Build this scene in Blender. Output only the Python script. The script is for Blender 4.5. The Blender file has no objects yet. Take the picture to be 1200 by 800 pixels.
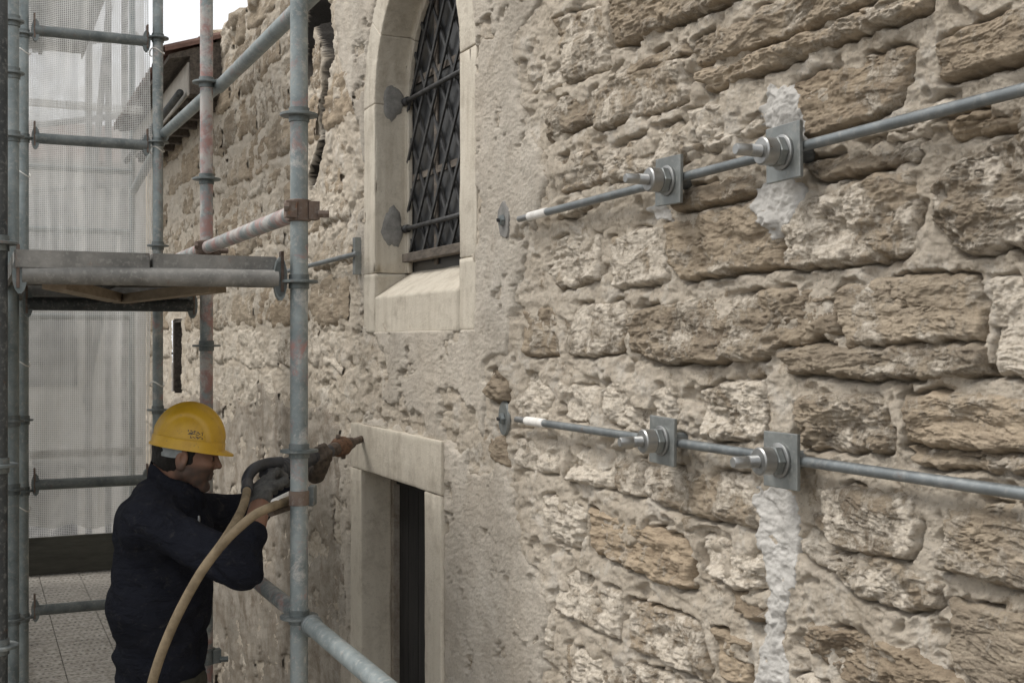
import bpy, math, random
import numpy as np
from math import sin, cos, pi, radians
from mathutils import Vector, Matrix

random.seed(7)
rng = np.random.RandomState(7)
scene = bpy.context.scene
COL = scene.collection

# ------------------------------------------------------------------ camera, sky, sun, exposure
F_PX = 1400.0                       # focal length in photograph pixels (1200 wide)
YAW = math.atan(630 / F_PX)         # the wall runs away towards a point left of the frame
CA, SA = cos(YAW), sin(YAW)
D = 1.35                            # camera to wall plane (wall is x = 0, its face looks to -x)
cam_data = bpy.data.cameras.new('camera')
cam = bpy.data.objects.new('camera', cam_data)
COL.objects.link(cam)
cam.location = (-D, 0, 0)
cam.rotation_euler = (pi / 2, 0, -YAW)
cam_data.sensor_width = 36
cam_data.lens = 36 * F_PX / 1200
cam_data.clip_start = 0.02
cam_data.clip_end = 800
cam_data.dof.use_dof = True
cam_data.dof.focus_distance = 3.0
cam_data.dof.aperture_fstop = 18.0
scene.camera = cam

SUN_EL, SUN_AZ = radians(54), radians(292)      # azimuth measured from +y clockwise (towards +x)
world = bpy.data.worlds.new('World')
scene.world = world
world.use_nodes = True
wn = world.node_tree
wn.nodes.clear()
w_out = wn.nodes.new('ShaderNodeOutputWorld')
w_bg = wn.nodes.new('ShaderNodeBackground')
w_sky = wn.nodes.new('ShaderNodeTexSky')
w_sky.sky_type = 'NISHITA'
w_sky.sun_disc = False
w_sky.sun_elevation = SUN_EL
w_sky.sun_rotation = SUN_AZ
w_sky.dust_density = 4.0
w_sky.air_density = 1.0
w_mix = wn.nodes.new('ShaderNodeMix')           # a closed cloud layer over the clear sky
w_mix.data_type = 'RGBA'
w_mix.inputs[0].default_value = 0.86
w_mix.inputs[7].default_value = (9.8, 9.9, 10.0, 1)
wn.links.new(w_sky.outputs[0], w_mix.inputs[6])
wn.links.new(w_mix.outputs[2], w_bg.inputs[0])
w_bg.inputs[1].default_value = 0.1
wn.links.new(w_bg.outputs[0], w_out.inputs[0])

sun_data = bpy.data.lights.new('sun', 'SUN')
sun_data.energy = 2.1
sun_data.angle = radians(20)
sun_data.color = (1.0, 0.965, 0.915)
sun = bpy.data.objects.new('sun', sun_data)
COL.objects.link(sun)
sd = Vector((sin(SUN_AZ) * cos(SUN_EL), cos(SUN_AZ) * cos(SUN_EL), sin(SUN_EL)))
sun.rotation_euler = sd.to_track_quat('Z', 'Y').to_euler()
sun.location = sd * 20

scene.view_settings.view_transform = 'Standard'
scene.view_settings.look = 'None'
scene.view_settings.exposure = 0.33
scene.view_settings.gamma = 1.0
scene.view_settings.use_curve_mapping = False
scene.cycles.max_bounces = 8
scene.cycles.transparent_max_bounces = 12

# ------------------------------------------------------------------ projection helpers (photo pixel -> place)
def P(u, v, d):
    """point seen at photo pixel (u, v) at camera depth d"""
    r, z = (u - 600) / F_PX * d, (400 - v) / F_PX * d
    return np.array([-D + r * CA + d * SA, -r * SA + d * CA, z])

def WP(u, v, h=0.0):
    """point on the plane x = -h seen at photo pixel (u, v)"""
    t = (D - h) / (F_PX * SA + (u - 600) * CA)
    return np.array([-h, t * (F_PX * CA - (u - 600) * SA), t * (400 - v)])

def wall_poly(px):
    return np.array([WP(u, v)[1:] for u, v in px])

# ------------------------------------------------------------------ numpy noise
_perm = np.random.RandomState(3).permutation(512).astype(np.int64)
_perm = np.concatenate([_perm, _perm, _perm])
def _h(i, j, k=0):
    return _perm[(_perm[(_perm[i & 511] + j) & 511] + k) & 511]
def _fade(t):
    return t * t * t * (t * (t * 6 - 15) + 10)
_ang = np.arange(512) * (2 * pi / 512) * 37
_gx, _gy = np.cos(_ang), np.sin(_ang)
def perlin2(x, y, seed=0):
    xi, yi = np.floor(x).astype(np.int64), np.floor(y).astype(np.int64)
    xf, yf = x - xi, y - yi
    u, v = _fade(xf), _fade(yf)
    def g(a, b, fx, fy):
        h = _h(a, b, seed)
        return _gx[h] * fx + _gy[h] * fy
    a = g(xi, yi, xf, yf); b = g(xi + 1, yi, xf - 1, yf)
    c = g(xi, yi + 1, xf, yf - 1); d = g(xi + 1, yi + 1, xf - 1, yf - 1)
    return ((a + (b - a) * u) * (1 - v) + (c + (d - c) * u) * v) * 1.5
_g3 = np.random.RandomState(5).normal(size=(512, 3)); _g3 /= np.linalg.norm(_g3, axis=1)[:, None]
def perlin3(x, y, z, seed=0):
    xi, yi, zi = (np.floor(q).astype(np.int64) for q in (x, y, z))
    xf, yf, zf = x - xi, y - yi, z - zi
    u, v, w = _fade(xf), _fade(yf), _fade(zf)
    def g(i, j, k):
        h = _perm[(_h(xi + i, yi + j, seed) + zi + k) & 511]
        G = _g3[h]
        return G[..., 0] * (xf - i) + G[..., 1] * (yf - j) + G[..., 2] * (zf - k)
    def L(a, b, t): return a + (b - a) * t
    return 1.4 * L(L(L(g(0,0,0), g(1,0,0), u), L(g(0,1,0), g(1,1,0), u), v),
                   L(L(g(0,0,1), g(1,0,1), u), L(g(0,1,1), g(1,1,1), u), v), w)
def fbm2(x, y, octv=4, seed=0, gain=0.5, lac=2.07):
    s = 0; a = 1.0
    for o in range(octv):
        s = s + a * perlin2(x, y, seed + o * 7)
        x = x * lac + 3.1; y = y * lac + 1.7; a *= gain
    return s
def ridged2(x, y, octv=4, seed=0):
    s = 0; a = 1.0
    for o in range(octv):
        s = s + a * (1 - 2 * np.abs(perlin2(x, y, seed + o * 5)))
        x = x * 2.13 + 5.3; y = y * 2.13 + 2.9; a *= 0.52
    return s * 0.5
def worley2(x, y, seed=0):
    xi, yi = np.floor(x).astype(np.int64), np.floor(y).astype(np.int64)
    best = np.full(x.shape, 9.0)
    for i in (-1, 0, 1):
        for j in (-1, 0, 1):
            h = _h(xi + i, yi + j, seed)
            px = xi + i + (h & 15) / 16.0; py = yi + j + ((h >> 4) & 15) / 16.0
            best = np.minimum(best, (x - px) ** 2 + (y - py) ** 2)
    return np.sqrt(best)
def sstep(a, b, x):
    t = np.clip((x - a) / (b - a), 0, 1)
    return t * t * (3 - 2 * t)
def poly_sd(poly, Y, Z):
    """signed distance, positive inside"""
    n = len(poly)
    best = np.full(Y.shape, 1e9)
    inside = np.zeros(Y.shape, bool)
    for i in range(n):
        ax, ay = poly[i]; bx, by = poly[(i + 1) % n]
        ex, ey = bx - ax, by - ay
        t = np.clip(((Y - ax) * ex + (Z - ay) * ey) / (ex * ex + ey * ey + 1e-12), 0, 1)
        best = np.minimum(best, (Y - ax - t * ex) ** 2 + (Z - ay - t * ey) ** 2)
        c = ((ay > Z) != (by > Z)) & (Y < ex * (Z - ay) / (ey + 1e-15) + ax)
        inside ^= c
    return np.where(inside, np.sqrt(best), -np.sqrt(best))
def line_dist(pts, Y, Z):
    best = np.full(Y.shape, 1e9)
    for (ax, ay), (bx, by) in zip(pts[:-1], pts[1:]):
        ex, ey = bx - ax, by - ay
        t = np.clip(((Y - ax) * ex + (Z - ay) * ey) / (ex * ex + ey * ey + 1e-12), 0, 1)
        best = np.minimum(best, np.hypot(Y - ax - t * ex, Z - ay - t * ey))
    return best

# ------------------------------------------------------------------ mesh helpers
def world_loc(o):
    p = np.array(o.location)
    while o.parent:
        o = o.parent
        p = p + np.array(o.location)
    return p

def raw_mesh(name, V, F, smooth=True):
    V = np.asarray(V, dtype=np.float32)
    me = bpy.data.meshes.new(name)
    if isinstance(F, np.ndarray):
        k = F.shape[1]
        me.vertices.add(len(V)); me.vertices.foreach_set('co', V.ravel())
        me.loops.add(F.size); me.loops.foreach_set('vertex_index', F.astype(np.int32).ravel())
        me.polygons.add(len(F))
        me.polygons.foreach_set('loop_start', np.arange(0, F.size, k, dtype=np.int32))
        me.update(calc_edges=True)
    else:
        me.from_pydata([tuple(map(float, p)) for p in V], [], [tuple(map(int, f)) for f in F])
        me.update()
    me.polygons.foreach_set('use_smooth', np.full(len(me.polygons), smooth, dtype=bool))
    return me

def mk(name, V, F, mat, parent=None, smooth=True, origin=None, bevel=0.0, label=None):
    V = np.asarray(V, dtype=np.float64)
    c = V.mean(0) if origin is None else np.array(origin, float)
    me = raw_mesh(name, V - c, F, smooth)
    me.materials.append(mat)
    o = bpy.data.objects.new(name, me)
    COL.objects.link(o)
    if parent is not None:
        o.parent = parent
        o.location = c - world_loc(parent)
    else:
        o.location = c
    if bevel:
        b = o.modifiers.new('bevel', 'BEVEL'); b.width = bevel; b.segments = 2; b.limit_method = 'ANGLE'
        b.angle_limit = radians(40)
    if label: o['label'] = label
    return o

def thing(name, loc, label, cat, group=None):
    o = bpy.data.objects.new(name, None)
    o.empty_display_size = 0.1
    o.location = loc
    COL.objects.link(o)
    o['label'] = label; o['category'] = cat
    if group: o['group'] = group
    return o

def basis(d):
    d = np.array(d, float); d /= np.linalg.norm(d)
    a = np.array([0, 0, 1.0]) if abs(d[2]) < 0.9 else np.array([1.0, 0, 0])
    x = np.cross(a, d); x /= np.linalg.norm(x)
    return x, np.cross(d, x), d

class MB:
    def __init__(self): self.V = []; self.F = []
    def add(self, V, F):
        n = len(self.V)
        self.V.extend([list(p) for p in V]); self.F.extend([tuple(i + n for i in f) for f in F])
        return self
    def box(self, lo, hi):
        x0, y0, z0 = lo; x1, y1, z1 = hi
        V = [(x0,y0,z0),(x1,y0,z0),(x1,y1,z0),(x0,y1,z0),(x0,y0,z1),(x1,y0,z1),(x1,y1,z1),(x0,y1,z1)]
        return self.add(V, [(0,3,2,1),(4,5,6,7),(0,1,5,4),(1,2,6,5),(2,3,7,6),(3,0,4,7)])
    def obox(self, c, ax, ay, az, sx, sy, sz):
        c = np.array(c); V = []
        for k in (-1, 1):
            for i, j in ((-1,-1),(1,-1),(1,1),(-1,1)):
                V.append(c + np.array(ax)*sx/2*i + np.array(ay)*sy/2*j + np.array(az)*sz/2*k)
        return self.add(V, [(0,3,2,1),(4,5,6,7),(0,1,5,4),(1,2,6,5),(2,3,7,6),(3,0,4,7)])
    def lathe(self, p0, d, prof, n=20, flat=None):
        """prof: list of (distance along axis, radius)"""
        x, y, z = basis(d); p0 = np.array(p0, float)
        V = []; F = []
        for (s, r) in prof:
            for i in range(n):
                a = 2 * pi * i / n
                V.append(p0 + z * s + x * r * cos(a) + y * r * sin(a))
        m = len(prof)
        for k in range(m - 1):
            for i in range(n):
                j = (i + 1) % n
                F.append((k*n+i, k*n+j, (k+1)*n+j, (k+1)*n+i))
        F.append(tuple(range(n))[::-1]); F.append(tuple((m-1)*n + i for i in range(n)))
        return self.add(V, F)
    def tube(self, p0, p1, r, n=16):
        p0 = np.array(p0, float); p1 = np.array(p1, float)
        return self.lathe(p0, p1 - p0, [(0, r), (np.linalg.norm(p1 - p0), r)], n)
    def sweep(self, pts, rad, n=12):
        pts = [np.array(p, float) for p in pts]
        V = []; F = []; m = len(pts)
        x = None
        for i, p in enumerate(pts):
            t = pts[min(i+1, m-1)] - pts[max(i-1, 0)]
            t /= np.linalg.norm(t)
            if x is None: x, y, _ = basis(t)
            x = x - t * np.dot(x, t); x /= np.linalg.norm(x); y = np.cross(t, x)
            r = rad(i / (m-1)) if callable(rad) else rad
            for k in range(n):
                a = 2*pi*k/n
                V.append(p + x*r*cos(a) + y*r*sin(a))
        for i in range(m-1):
            for k in range(n):
                j = (k+1) % n
                F.append((i*n+k, i*n+j, (i+1)*n+j, (i+1)*n+k))
        F.append(tuple(range(n))[::-1]); F.append(tuple((m-1)*n+k for k in range(n)))
        return self.add(V, F)
    def build(self, name, mat, parent=None, smooth=False, bevel=0.0, label=None, origin=None):
        o = mk(name, self.V, self.F, mat, parent, smooth, origin=origin, bevel=bevel, label=label)
        if smooth == 'auto': pass
        return o

def auto_smooth(o, ang=35):
    """smooth shading with creases kept sharp"""
    me = o.data
    import bmesh
    bm = bmesh.new(); bm.from_mesh(me)
    for e in bm.edges:
        e.smooth = not (len(e.link_faces) == 2 and e.calc_face_angle(0) > radians(ang))
    for f in bm.faces: f.smooth = True
    bm.to_mesh(me); bm.free()
    return o

def catmull(pts, k=10):
    pts = [np.array(p, float) for p in pts]
    pts = [2*pts[0]-pts[1]] + pts + [2*pts[-1]-pts[-2]]
    out = []
    for i in range(1, len(pts)-2):
        a, b, c, d = pts[i-1:i+3]
        for s in range(k):
            t = s / k
            out.append(0.5*((2*b)+(-a+c)*t+(2*a-5*b+4*c-d)*t*t+(-a+3*b-3*c+d)*t**3))
    out.append(pts[-2])
    return out

def surface_nets(f, org, h):
    s = f < 0
    nx, ny, nz = f.shape
    c = np.zeros((nx-1, ny-1, nz-1, 3)); cnt = np.zeros((nx-1, ny-1, nz-1))
    def cor(a, i, j, k): return a[i:nx-1+i, j:ny-1+j, k:nz-1+k]
    E = []
    for i in (0,1):
        for j in (0,1):
            E += [((0,i,j),(1,i,j)), ((i,0,j),(i,1,j)), ((i,j,0),(i,j,1))]
    for a, b in E:
        fa, fb = cor(f, *a), cor(f, *b)
        m = (fa < 0) != (fb < 0)
        t = np.where(m, fa / np.where(m, fa - fb, 1), 0)
        for ax in range(3):
            c[..., ax] += np.where(m, a[ax] + (b[ax]-a[ax]) * t, 0)
        cnt += m
    act = cnt > 0
    idx = np.full(act.shape, -1, np.int64); idx[act] = np.arange(act.sum())
    ii = np.argwhere(act)
    V = (ii + c[act] / cnt[act][:, None]) * h + np.array(org)
    Q = []
    for ax in range(3):
        sl0 = [slice(None)]*3; sl1 = [slice(None)]*3
        sl0[ax] = slice(0, -1); sl1[ax] = slice(1, None)
        a, b = s[tuple(sl0)], s[tuple(sl1)]
        m = a != b
        o1, o2 = [q for q in range(3) if q != ax]
        e = np.argwhere(m)
        e = e[(e[:, o1] > 0) & (e[:, o2] > 0) & (e[:, o1] < f.shape[o1]-1) & (e[:, o2] < f.shape[o2]-1)]
        def I(d1, d2):
            q = e.copy(); q[:, o1] -= d1; q[:, o2] -= d2
            return idx[q[:,0], q[:,1], q[:,2]]
        quad = np.stack([I(0,0), I(1,0), I(1,1), I(0,1)], 1)
        flip = a[e[:,0], e[:,1], e[:,2]]
        if ax == 1: flip = ~flip
        quad[~flip] = quad[~flip][:, ::-1]
        Q.append(quad)
    return V, np.concatenate(Q)

# ------------------------------------------------------------------ materials
def mat_new(name):
    m = bpy.data.materials.new(name); m.use_nodes = True
    nt = m.node_tree
    b = nt.nodes['Principled BSDF']
    return m, nt, b
def N(nt, t, **kw):
    n = nt.nodes.new(t)
    for k, v in kw.items(): setattr(n, k, v)
    return n
def noise(nt, vec, scale, detail=4, rough=0.6, dist=0.0):
    n = N(nt, 'ShaderNodeTexNoise'); n.inputs['Scale'].default_value = scale
    n.inputs['Detail'].default_value = detail; n.inputs['Roughness'].default_value = rough
    n.inputs['Distortion'].default_value = dist
    nt.links.new(vec, n.inputs['Vector']); return n.outputs['Fac']
def ramp(nt, fac, stops):
    r = N(nt, 'ShaderNodeValToRGB')
    el = r.color_ramp.elements
    while len(el) < len(stops): el.new(0.5)
    for e, (p, c) in zip(el, stops):
        e.position = p; e.color = (c, c, c, 1) if not isinstance(c, tuple) else (*c, 1)
    nt.links.new(fac, r.inputs[0]); return r.outputs[0]
def mixc(nt, fac, a, b, mode='MIX'):
    m = N(nt, 'ShaderNodeMix', data_type='RGBA', blend_type=mode)
    for s, i in ((fac, 0), (a, 6), (b, 7)):
        if isinstance(s, (int, float)): m.inputs[i].default_value = s
        elif isinstance(s, tuple): m.inputs[i].default_value = (*s, 1)
        else: nt.links.new(s, m.inputs[i])
    return m.outputs[2]
def mathn(nt, op, a, b=0.0, clamp=False):
    m = N(nt, 'ShaderNodeMath', operation=op); m.use_clamp = clamp
    for s, i in ((a, 0), (b, 1)):
        if isinstance(s, (int, float)): m.inputs[i].default_value = s
        else: nt.links.new(s, m.inputs[i])
    return m.outputs[0]
def bump(nt, b, h, strength, dist, prev=None):
    n = N(nt, 'ShaderNodeBump'); n.inputs['Strength'].default_value = strength
    n.inputs['Distance'].default_value = dist
    nt.links.new(h, n.inputs['Height'])
    if prev is not None: nt.links.new(prev, n.inputs['Normal'])
    nt.links.new(n.outputs[0], b.inputs['Normal']); return n.outputs[0]
def pos(nt, scale=(1,1,1)):
    g = N(nt, 'ShaderNodeNewGeometry')
    if scale == (1,1,1): return g.outputs['Position']
    m = N(nt, 'ShaderNodeMapping'); m.inputs['Scale'].default_value = scale
    nt.links.new(g.outputs['Position'], m.inputs[0]); return m.outputs[0]
def objattr(nt, name):
    a = N(nt, 'ShaderNodeAttribute', attribute_type='OBJECT', attribute_name=name)
    return a.outputs['Fac']
def geoattr(nt, name):
    a = N(nt, 'ShaderNodeAttribute', attribute_type='GEOMETRY', attribute_name=name)
    return a.outputs['Fac']

def chips(nt, vec, scale, warp=.02):
    """flat-faced random chips with crisp edges"""
    nz = N(nt, 'ShaderNodeTexNoise'); nz.inputs['Scale'].default_value = scale * .8; nz.inputs['Detail'].default_value = 4
    nt.links.new(vec, nz.inputs['Vector'])
    sc_ = N(nt, 'ShaderNodeVectorMath', operation='MULTIPLY_ADD'); nt.links.new(nz.outputs['Color'], sc_.inputs[0])
    sc_.inputs[1].default_value = (warp, warp, warp); nt.links.new(vec, sc_.inputs[2])
    v_ = N(nt, 'ShaderNodeTexVoronoi'); v_.inputs['Scale'].default_value = scale
    nt.links.new(sc_.outputs[0], v_.inputs['Vector'])
    s_ = N(nt, 'ShaderNodeSeparateColor'); nt.links.new(v_.outputs['Color'], s_.inputs[0])
    return mathn(nt, 'SUBTRACT', s_.outputs[0], mathn(nt, 'MULTIPLY', v_.outputs['Distance'], 0.5))
def make_stone_mat():
    m, nt, b = mat_new('rubble_stone')
    p = pos(nt); ps = pos(nt, (1, 0.30, 2.4))
    tone = objattr(nt, 'tone'); cover = objattr(nt, 'cover')
    n1 = noise(nt, p, 9, 5, 0.65); n2 = noise(nt, ps, 24, 8, 0.75); n3 = noise(nt, p, 95, 5, 0.7)
    g2 = ramp(nt, n2, [(0.36, 0.0), (0.62, 1.0)])
    brown = mixc(nt, g2, (0.20, 0.148, 0.098), (0.465, 0.37, 0.265))
    grey = mixc(nt, g2, (0.25, 0.207, 0.158), (0.57, 0.485, 0.375))
    base = mixc(nt, tone, grey, brown)
    base = mixc(nt, ramp(nt, n1, [(0.40, 0.0), (0.7, 0.5)]), base, (0.52, 0.42, 0.30))
    oi = N(nt, 'ShaderNodeObjectInfo')
    base = mixc(nt, 1.0, base, ramp(nt, oi.outputs['Random'], [(0.0, 0.72), (1.0, 1.12)]), 'MULTIPLY')
    base = mixc(nt, ramp(nt, noise(nt, p, 4.5, 8, 0.7, .6), [(0.52, 0.0), (0.66, 0.6)]), base, (0.20, 0.16, 0.115))
    cm = noise(nt, p, 15, 10, 0.78, 0.5); cm2 = noise(nt, p, 5, 3, 0.5)
    s = mathn(nt, 'ADD', mathn(nt, 'MULTIPLY', cm, 0.85), mathn(nt, 'MULTIPLY', cm2, 0.36))
    s = mathn(nt, 'ADD', s, mathn(nt, 'MULTIPLY', cover, 0.33))
    s = mathn(nt, 'SUBTRACT', s, 0.665)
    s = mathn(nt, 'MULTIPLY', s, 11.0, True)
    lime = mixc(nt, ramp(nt, n3, [(0.35, 0.0), (0.65, 1.0)]), (0.55, 0.48, 0.385), (0.78, 0.71, 0.61))
    base = mixc(nt, mathn(nt, 'MULTIPLY', s, 0.9), base, lime)
    base = mixc(nt, 0.85, base, ramp(nt, n3, [(0.30, 0.5), (0.42, 1.0)]), 'MULTIPLY')
    nt.links.new(base, b.inputs['Base Color'])
    b.inputs['Roughness'].default_value = 0.92
    b.inputs['Specular IOR Level'].default_value = 0.25
    q = bump(nt, b, noise(nt, ps, 42, 10, 0.78), 0.8, 0.008)
    q = bump(nt, b, s, 0.8, 0.003, q)
    q = bump(nt, b, chips(nt, ps, 46), 0.8, 0.0026, q)
    q = bump(nt, b, chips(nt, p, 120, .01), 0.7, 0.0016, q)
    bump(nt, b, noise(nt, p, 170, 6, 0.75), 0.8, 0.004, q)
    return m
def make_mortar_mat():
    m, nt, b = mat_new('lime_mortar')
    p = pos(nt)
    n1 = noise(nt, p, 6, 6, 0.65); n2 = noise(nt, p, 34, 8, 0.75, 0.3); n3 = noise(nt, p, 110, 5, 0.7)
    base = mixc(nt, ramp(nt, n1, [(0.35, 0.0), (0.65, 1.0)]), (0.52, 0.44, 0.34), (0.75, 0.665, 0.55))
    base = mixc(nt, ramp(nt, n2, [(0.40, 0.0), (0.60, 0.8)]), base, (0.69, 0.61, 0.50))
    base = mixc(nt, ramp(nt, noise(nt, p, 10, 9, 0.75), [(0.58, 0.0), (0.64, 0.75)]), base, (0.33, 0.25, 0.165))
    base = mixc(nt, ramp(nt, noise(nt, p, 7.5, 10, 0.78, .4), [(0.53, 0.0), (0.59, 0.65)]), base, (0.77, 0.71, 0.62))
    base = mixc(nt, geoattr(nt, 'crack_shade'), base, (0.05, 0.045, 0.04))  # near-black painted shade inside the crack
    base = mixc(nt, 0.85, base, ramp(nt, n3, [(0.30, 0.5), (0.44, 1.0)]), 'MULTIPLY')
    nt.links.new(base, b.inputs['Base Color'])
    b.inputs['Roughness'].default_value = 0.95
    b.inputs['Specular IOR Level'].default_value = 0.2
    q = bump(nt, b, noise(nt, p, 50, 10, 0.78), 0.9, 0.014)
    q = bump(nt, b, chips(nt, p, 60), 0.6, 0.003, q)
    q = bump(nt, b, chips(nt, p, 150, .01), 0.7, 0.0014, q)
    bump(nt, b, noise(nt, p, 190, 6, 0.8), 0.9, 0.0042, q)
    return m
def make_plaster_mat(name, c1, c2, streak=0.0):
    m, nt, b = mat_new(name)
    p = pos(nt)
    n1 = noise(nt, p, 3.2, 6, 0.6); n3 = noise(nt, p, 130, 4, 0.65)
    base = mixc(nt, ramp(nt, n1, [(0.3, 0.0), (0.7, 1.0)]), c1, c2)
    base = mixc(nt, ramp(nt, noise(nt, p, 13, 6, 0.7), [(0.55, 0.0), (0.72, 0.45)]), base, (0.40, 0.33, 0.25))
    if streak:
        st = noise(nt, pos(nt, (1, .7, 0.8)), 9, 10, 0.78, .4)
        base = mixc(nt, ramp(nt, st, [(0.44, 0.0), (0.62, streak)]), base, (0.27, 0.215, 0.16))
    base = mixc(nt, 0.7, base, ramp(nt, noise(nt, pos(nt, (1, 1, .45)), 2.1, 7, 0.7, .5), [(0.38, 0.70), (0.58, 1.0)]), 'MULTIPLY')
    base = mixc(nt, 0.6, base, ramp(nt, n3, [(0.32, 0.62), (0.48, 1.0)]), 'MULTIPLY')
    nt.links.new(base, b.inputs['Base Color'])
    b.inputs['Roughness'].default_value = 0.95
    b.inputs['Specular IOR Level'].default_value = 0.2
    q = bump(nt, b, noise(nt, p, 80, 9, 0.78), 0.9, 0.010)
    q = bump(nt, b, chips(nt, p, 110, .012), 0.7, 0.0016, q)
    bump(nt, b, noise(nt, p, 230, 4, 0.7), 0.8, 0.003, q)
    return m
def wear(o):
    """chipped, slightly uneven faces on a dressed block"""
    o.data.polygons.foreach_set('use_smooth', np.full(len(o.data.polygons), True, dtype=bool))
    m_ = o.modifiers.new('cuts', 'SUBSURF'); m_.subdivision_type = 'SIMPLE'; m_.levels = m_.render_levels = 4
    for nm, sz, st in (('chips', .022, .0030), ('sag', .13, .006)):
        if nm not in bpy.data.textures:
            t_ = bpy.data.textures.new(nm, 'CLOUDS'); t_.noise_scale = sz; t_.noise_depth = 3
        d_ = o.modifiers.new(nm, 'DISPLACE'); d_.texture = bpy.data.textures[nm]; d_.strength = st; d_.mid_level = .5
        d_.texture_coords = 'GLOBAL'
    return o
def make_ashlar_mat():
    m, nt, b = mat_new('dressed_limestone')
    p = pos(nt); tone = objattr(nt, 'tone')
    n1 = noise(nt, p, 4, 6, 0.6); st = noise(nt, pos(nt, (3, 3, 0.35)), 9, 5, 0.6)
    base = mixc(nt, n1, (0.50, 0.45, 0.37), (0.63, 0.58, 0.49))
    base = mixc(nt, ramp(nt, st, [(0.46, 0.0), (0.66, 0.6)]), base, (0.36, 0.31, 0.24))
    base = mixc(nt, tone, base, (0.60, 0.545, 0.45))
    base = mixc(nt, 0.7, base, ramp(nt, noise(nt, p, 150, 5, 0.7), [(0.30, 0.55), (0.42, 1.0)]), 'MULTIPLY')
    base = mixc(nt, ramp(nt, noise(nt, p, 12, 8, 0.75), [(0.50, 0.0), (0.66, 0.55)]), base, (0.33, 0.285, 0.225))
    nt.links.new(base, b.inputs['Base Color'])
    b.inputs['Roughness'].default_value = 0.85
    b.inputs['Specular IOR Level'].default_value = 0.3
    q = bump(nt, b, noise(nt, p, 18, 8, 0.7), 0.6, 0.006)
    bump(nt, b, noise(nt, p, 140, 6, 0.7), 0.6, 0.003, q)
    return m
def make_galv(name, c1, c2, metallic=0.75, rough=0.45, red=False, rust=0.15, dirt=0.3):
    m, nt, b = mat_new(name)
    p = pos(nt); sp = pos(nt, (1, 1, 0.25))
    n1 = noise(nt, p, 14, 5, 0.6); n2 = noise(nt, p, 70, 4, 0.7)
    base = mixc(nt, ramp(nt, n1, [(0.3, 0.0), (0.7, 1.0)]), c1, c2)
    base = mixc(nt, ramp(nt, n2, [(0.52, 0.0), (0.66, dirt)]), base, (0.42, 0.41, 0.38))
    met = metallic
    if red:
        amt = objattr(nt, 'paint')
        r = noise(nt, p, 9, 6, 0.75, 0.6)
        s = mathn(nt, 'MULTIPLY', mathn(nt, 'SUBTRACT', mathn(nt, 'ADD', r, mathn(nt, 'MULTIPLY', amt, 0.3)), 0.735), 8.0, True)
        base = mixc(nt, s, base, (0.33, 0.19, 0.17))
        w = noise(nt, p, 12, 6, 0.75, 0.4)
        s2 = mathn(nt, 'MULTIPLY', mathn(nt, 'SUBTRACT', mathn(nt, 'ADD', w, mathn(nt, 'MULTIPLY', amt, 0.22)), 0.68), 9.0, True)
        base = mixc(nt, mathn(nt, 'MULTIPLY', s2, 0.7), base, (0.46, 0.44, 0.41))
        met = mathn(nt, 'MULTIPLY', mathn(nt, 'SUBTRACT', 1.0, mathn(nt, 'MAXIMUM', s, s2)), metallic)
        nt.links.new(met, b.inputs['Metallic'])
    else:
        b.inputs['Metallic'].default_value = metallic
    rs = ramp(nt, noise(nt, p, 21, 6, 0.75), [(0.60, 0.0), (0.72, 1.0)])
    base = mixc(nt, mathn(nt, 'MULTIPLY', rs, rust), base, (0.22, 0.10, 0.05))
    nt.links.new(base, b.inputs['Base Color'])
    nt.links.new(ramp(nt, n2, [(0.3, rough - 0.1), (0.7, rough + 0.2)]), b.inputs['Roughness'])
    bump(nt, b, noise(nt, p, 160, 4, 0.6), 0.15, 0.001)
    return m
def make_simple(name, c1, c2, scale=20, rough=0.8, metallic=0.0, bs=0.3, bd=0.002, spec=0.3, stretch=(1,1,1), sheen=0.0):
    m, nt, b = mat_new(name)
    p = pos(nt, stretch)
    base = mixc(nt, ramp(nt, noise(nt, p, scale, 6, 0.68), [(0.32, 0.0), (0.68, 1.0)]), c1, c2)
    nt.links.new(base, b.inputs['Base Color'])
    b.inputs['Roughness'].default_value = rough; b.inputs['Metallic'].default_value = metallic
    b.inputs['Specular IOR Level'].default_value = spec
    if sheen: b.inputs['Sheen Weight'].default_value = sheen
    if bs: bump(nt, b, noise(nt, p, scale * 5, 5, 0.65), bs, bd)
    return m

M = {}
M['stone'] = make_stone_mat()
M['mortar'] = make_mortar_mat()
M['plaster'] = make_plaster_mat('stippled_plaster', (0.55, 0.485, 0.40), (0.73, 0.665, 0.57))
M['plaster_low'] = make_plaster_mat('weathered_lime_coat', (0.40, 0.35, 0.285), (0.64, 0.58, 0.50), 0.8)
M['_'] = None
M['smear'] = make_simple('white_lime_smear', (0.36, 0.345, 0.32), (0.54, 0.522, 0.49), 16, 0.95, bs=0.6, bd=0.006)
M['ashlar'] = make_ashlar_mat()
M['grey_mortar'] = make_simple('grey_cement_patch', (0.17, 0.165, 0.155), (0.30, 0.29, 0.27), 30, 0.95, bs=0.6, bd=0.004)
M['pole'] = make_galv('galvanised_tube', (0.155, 0.185, 0.19), (0.30, 0.335, 0.335), 0.4, 0.5, red=True, rust=0.35, dirt=0.55)
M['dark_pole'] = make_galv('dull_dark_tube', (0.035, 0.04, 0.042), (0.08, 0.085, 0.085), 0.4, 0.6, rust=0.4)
M['ring'] = make_galv('rosette_steel', (0.10, 0.12, 0.12), (0.22, 0.24, 0.24), 0.6, 0.5, rust=0.5)
M['rail'] = make_galv('dull_rail_steel', (0.09, 0.105, 0.105), (0.19, 0.205, 0.20), 0.4, 0.55, rust=0.3)
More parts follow.
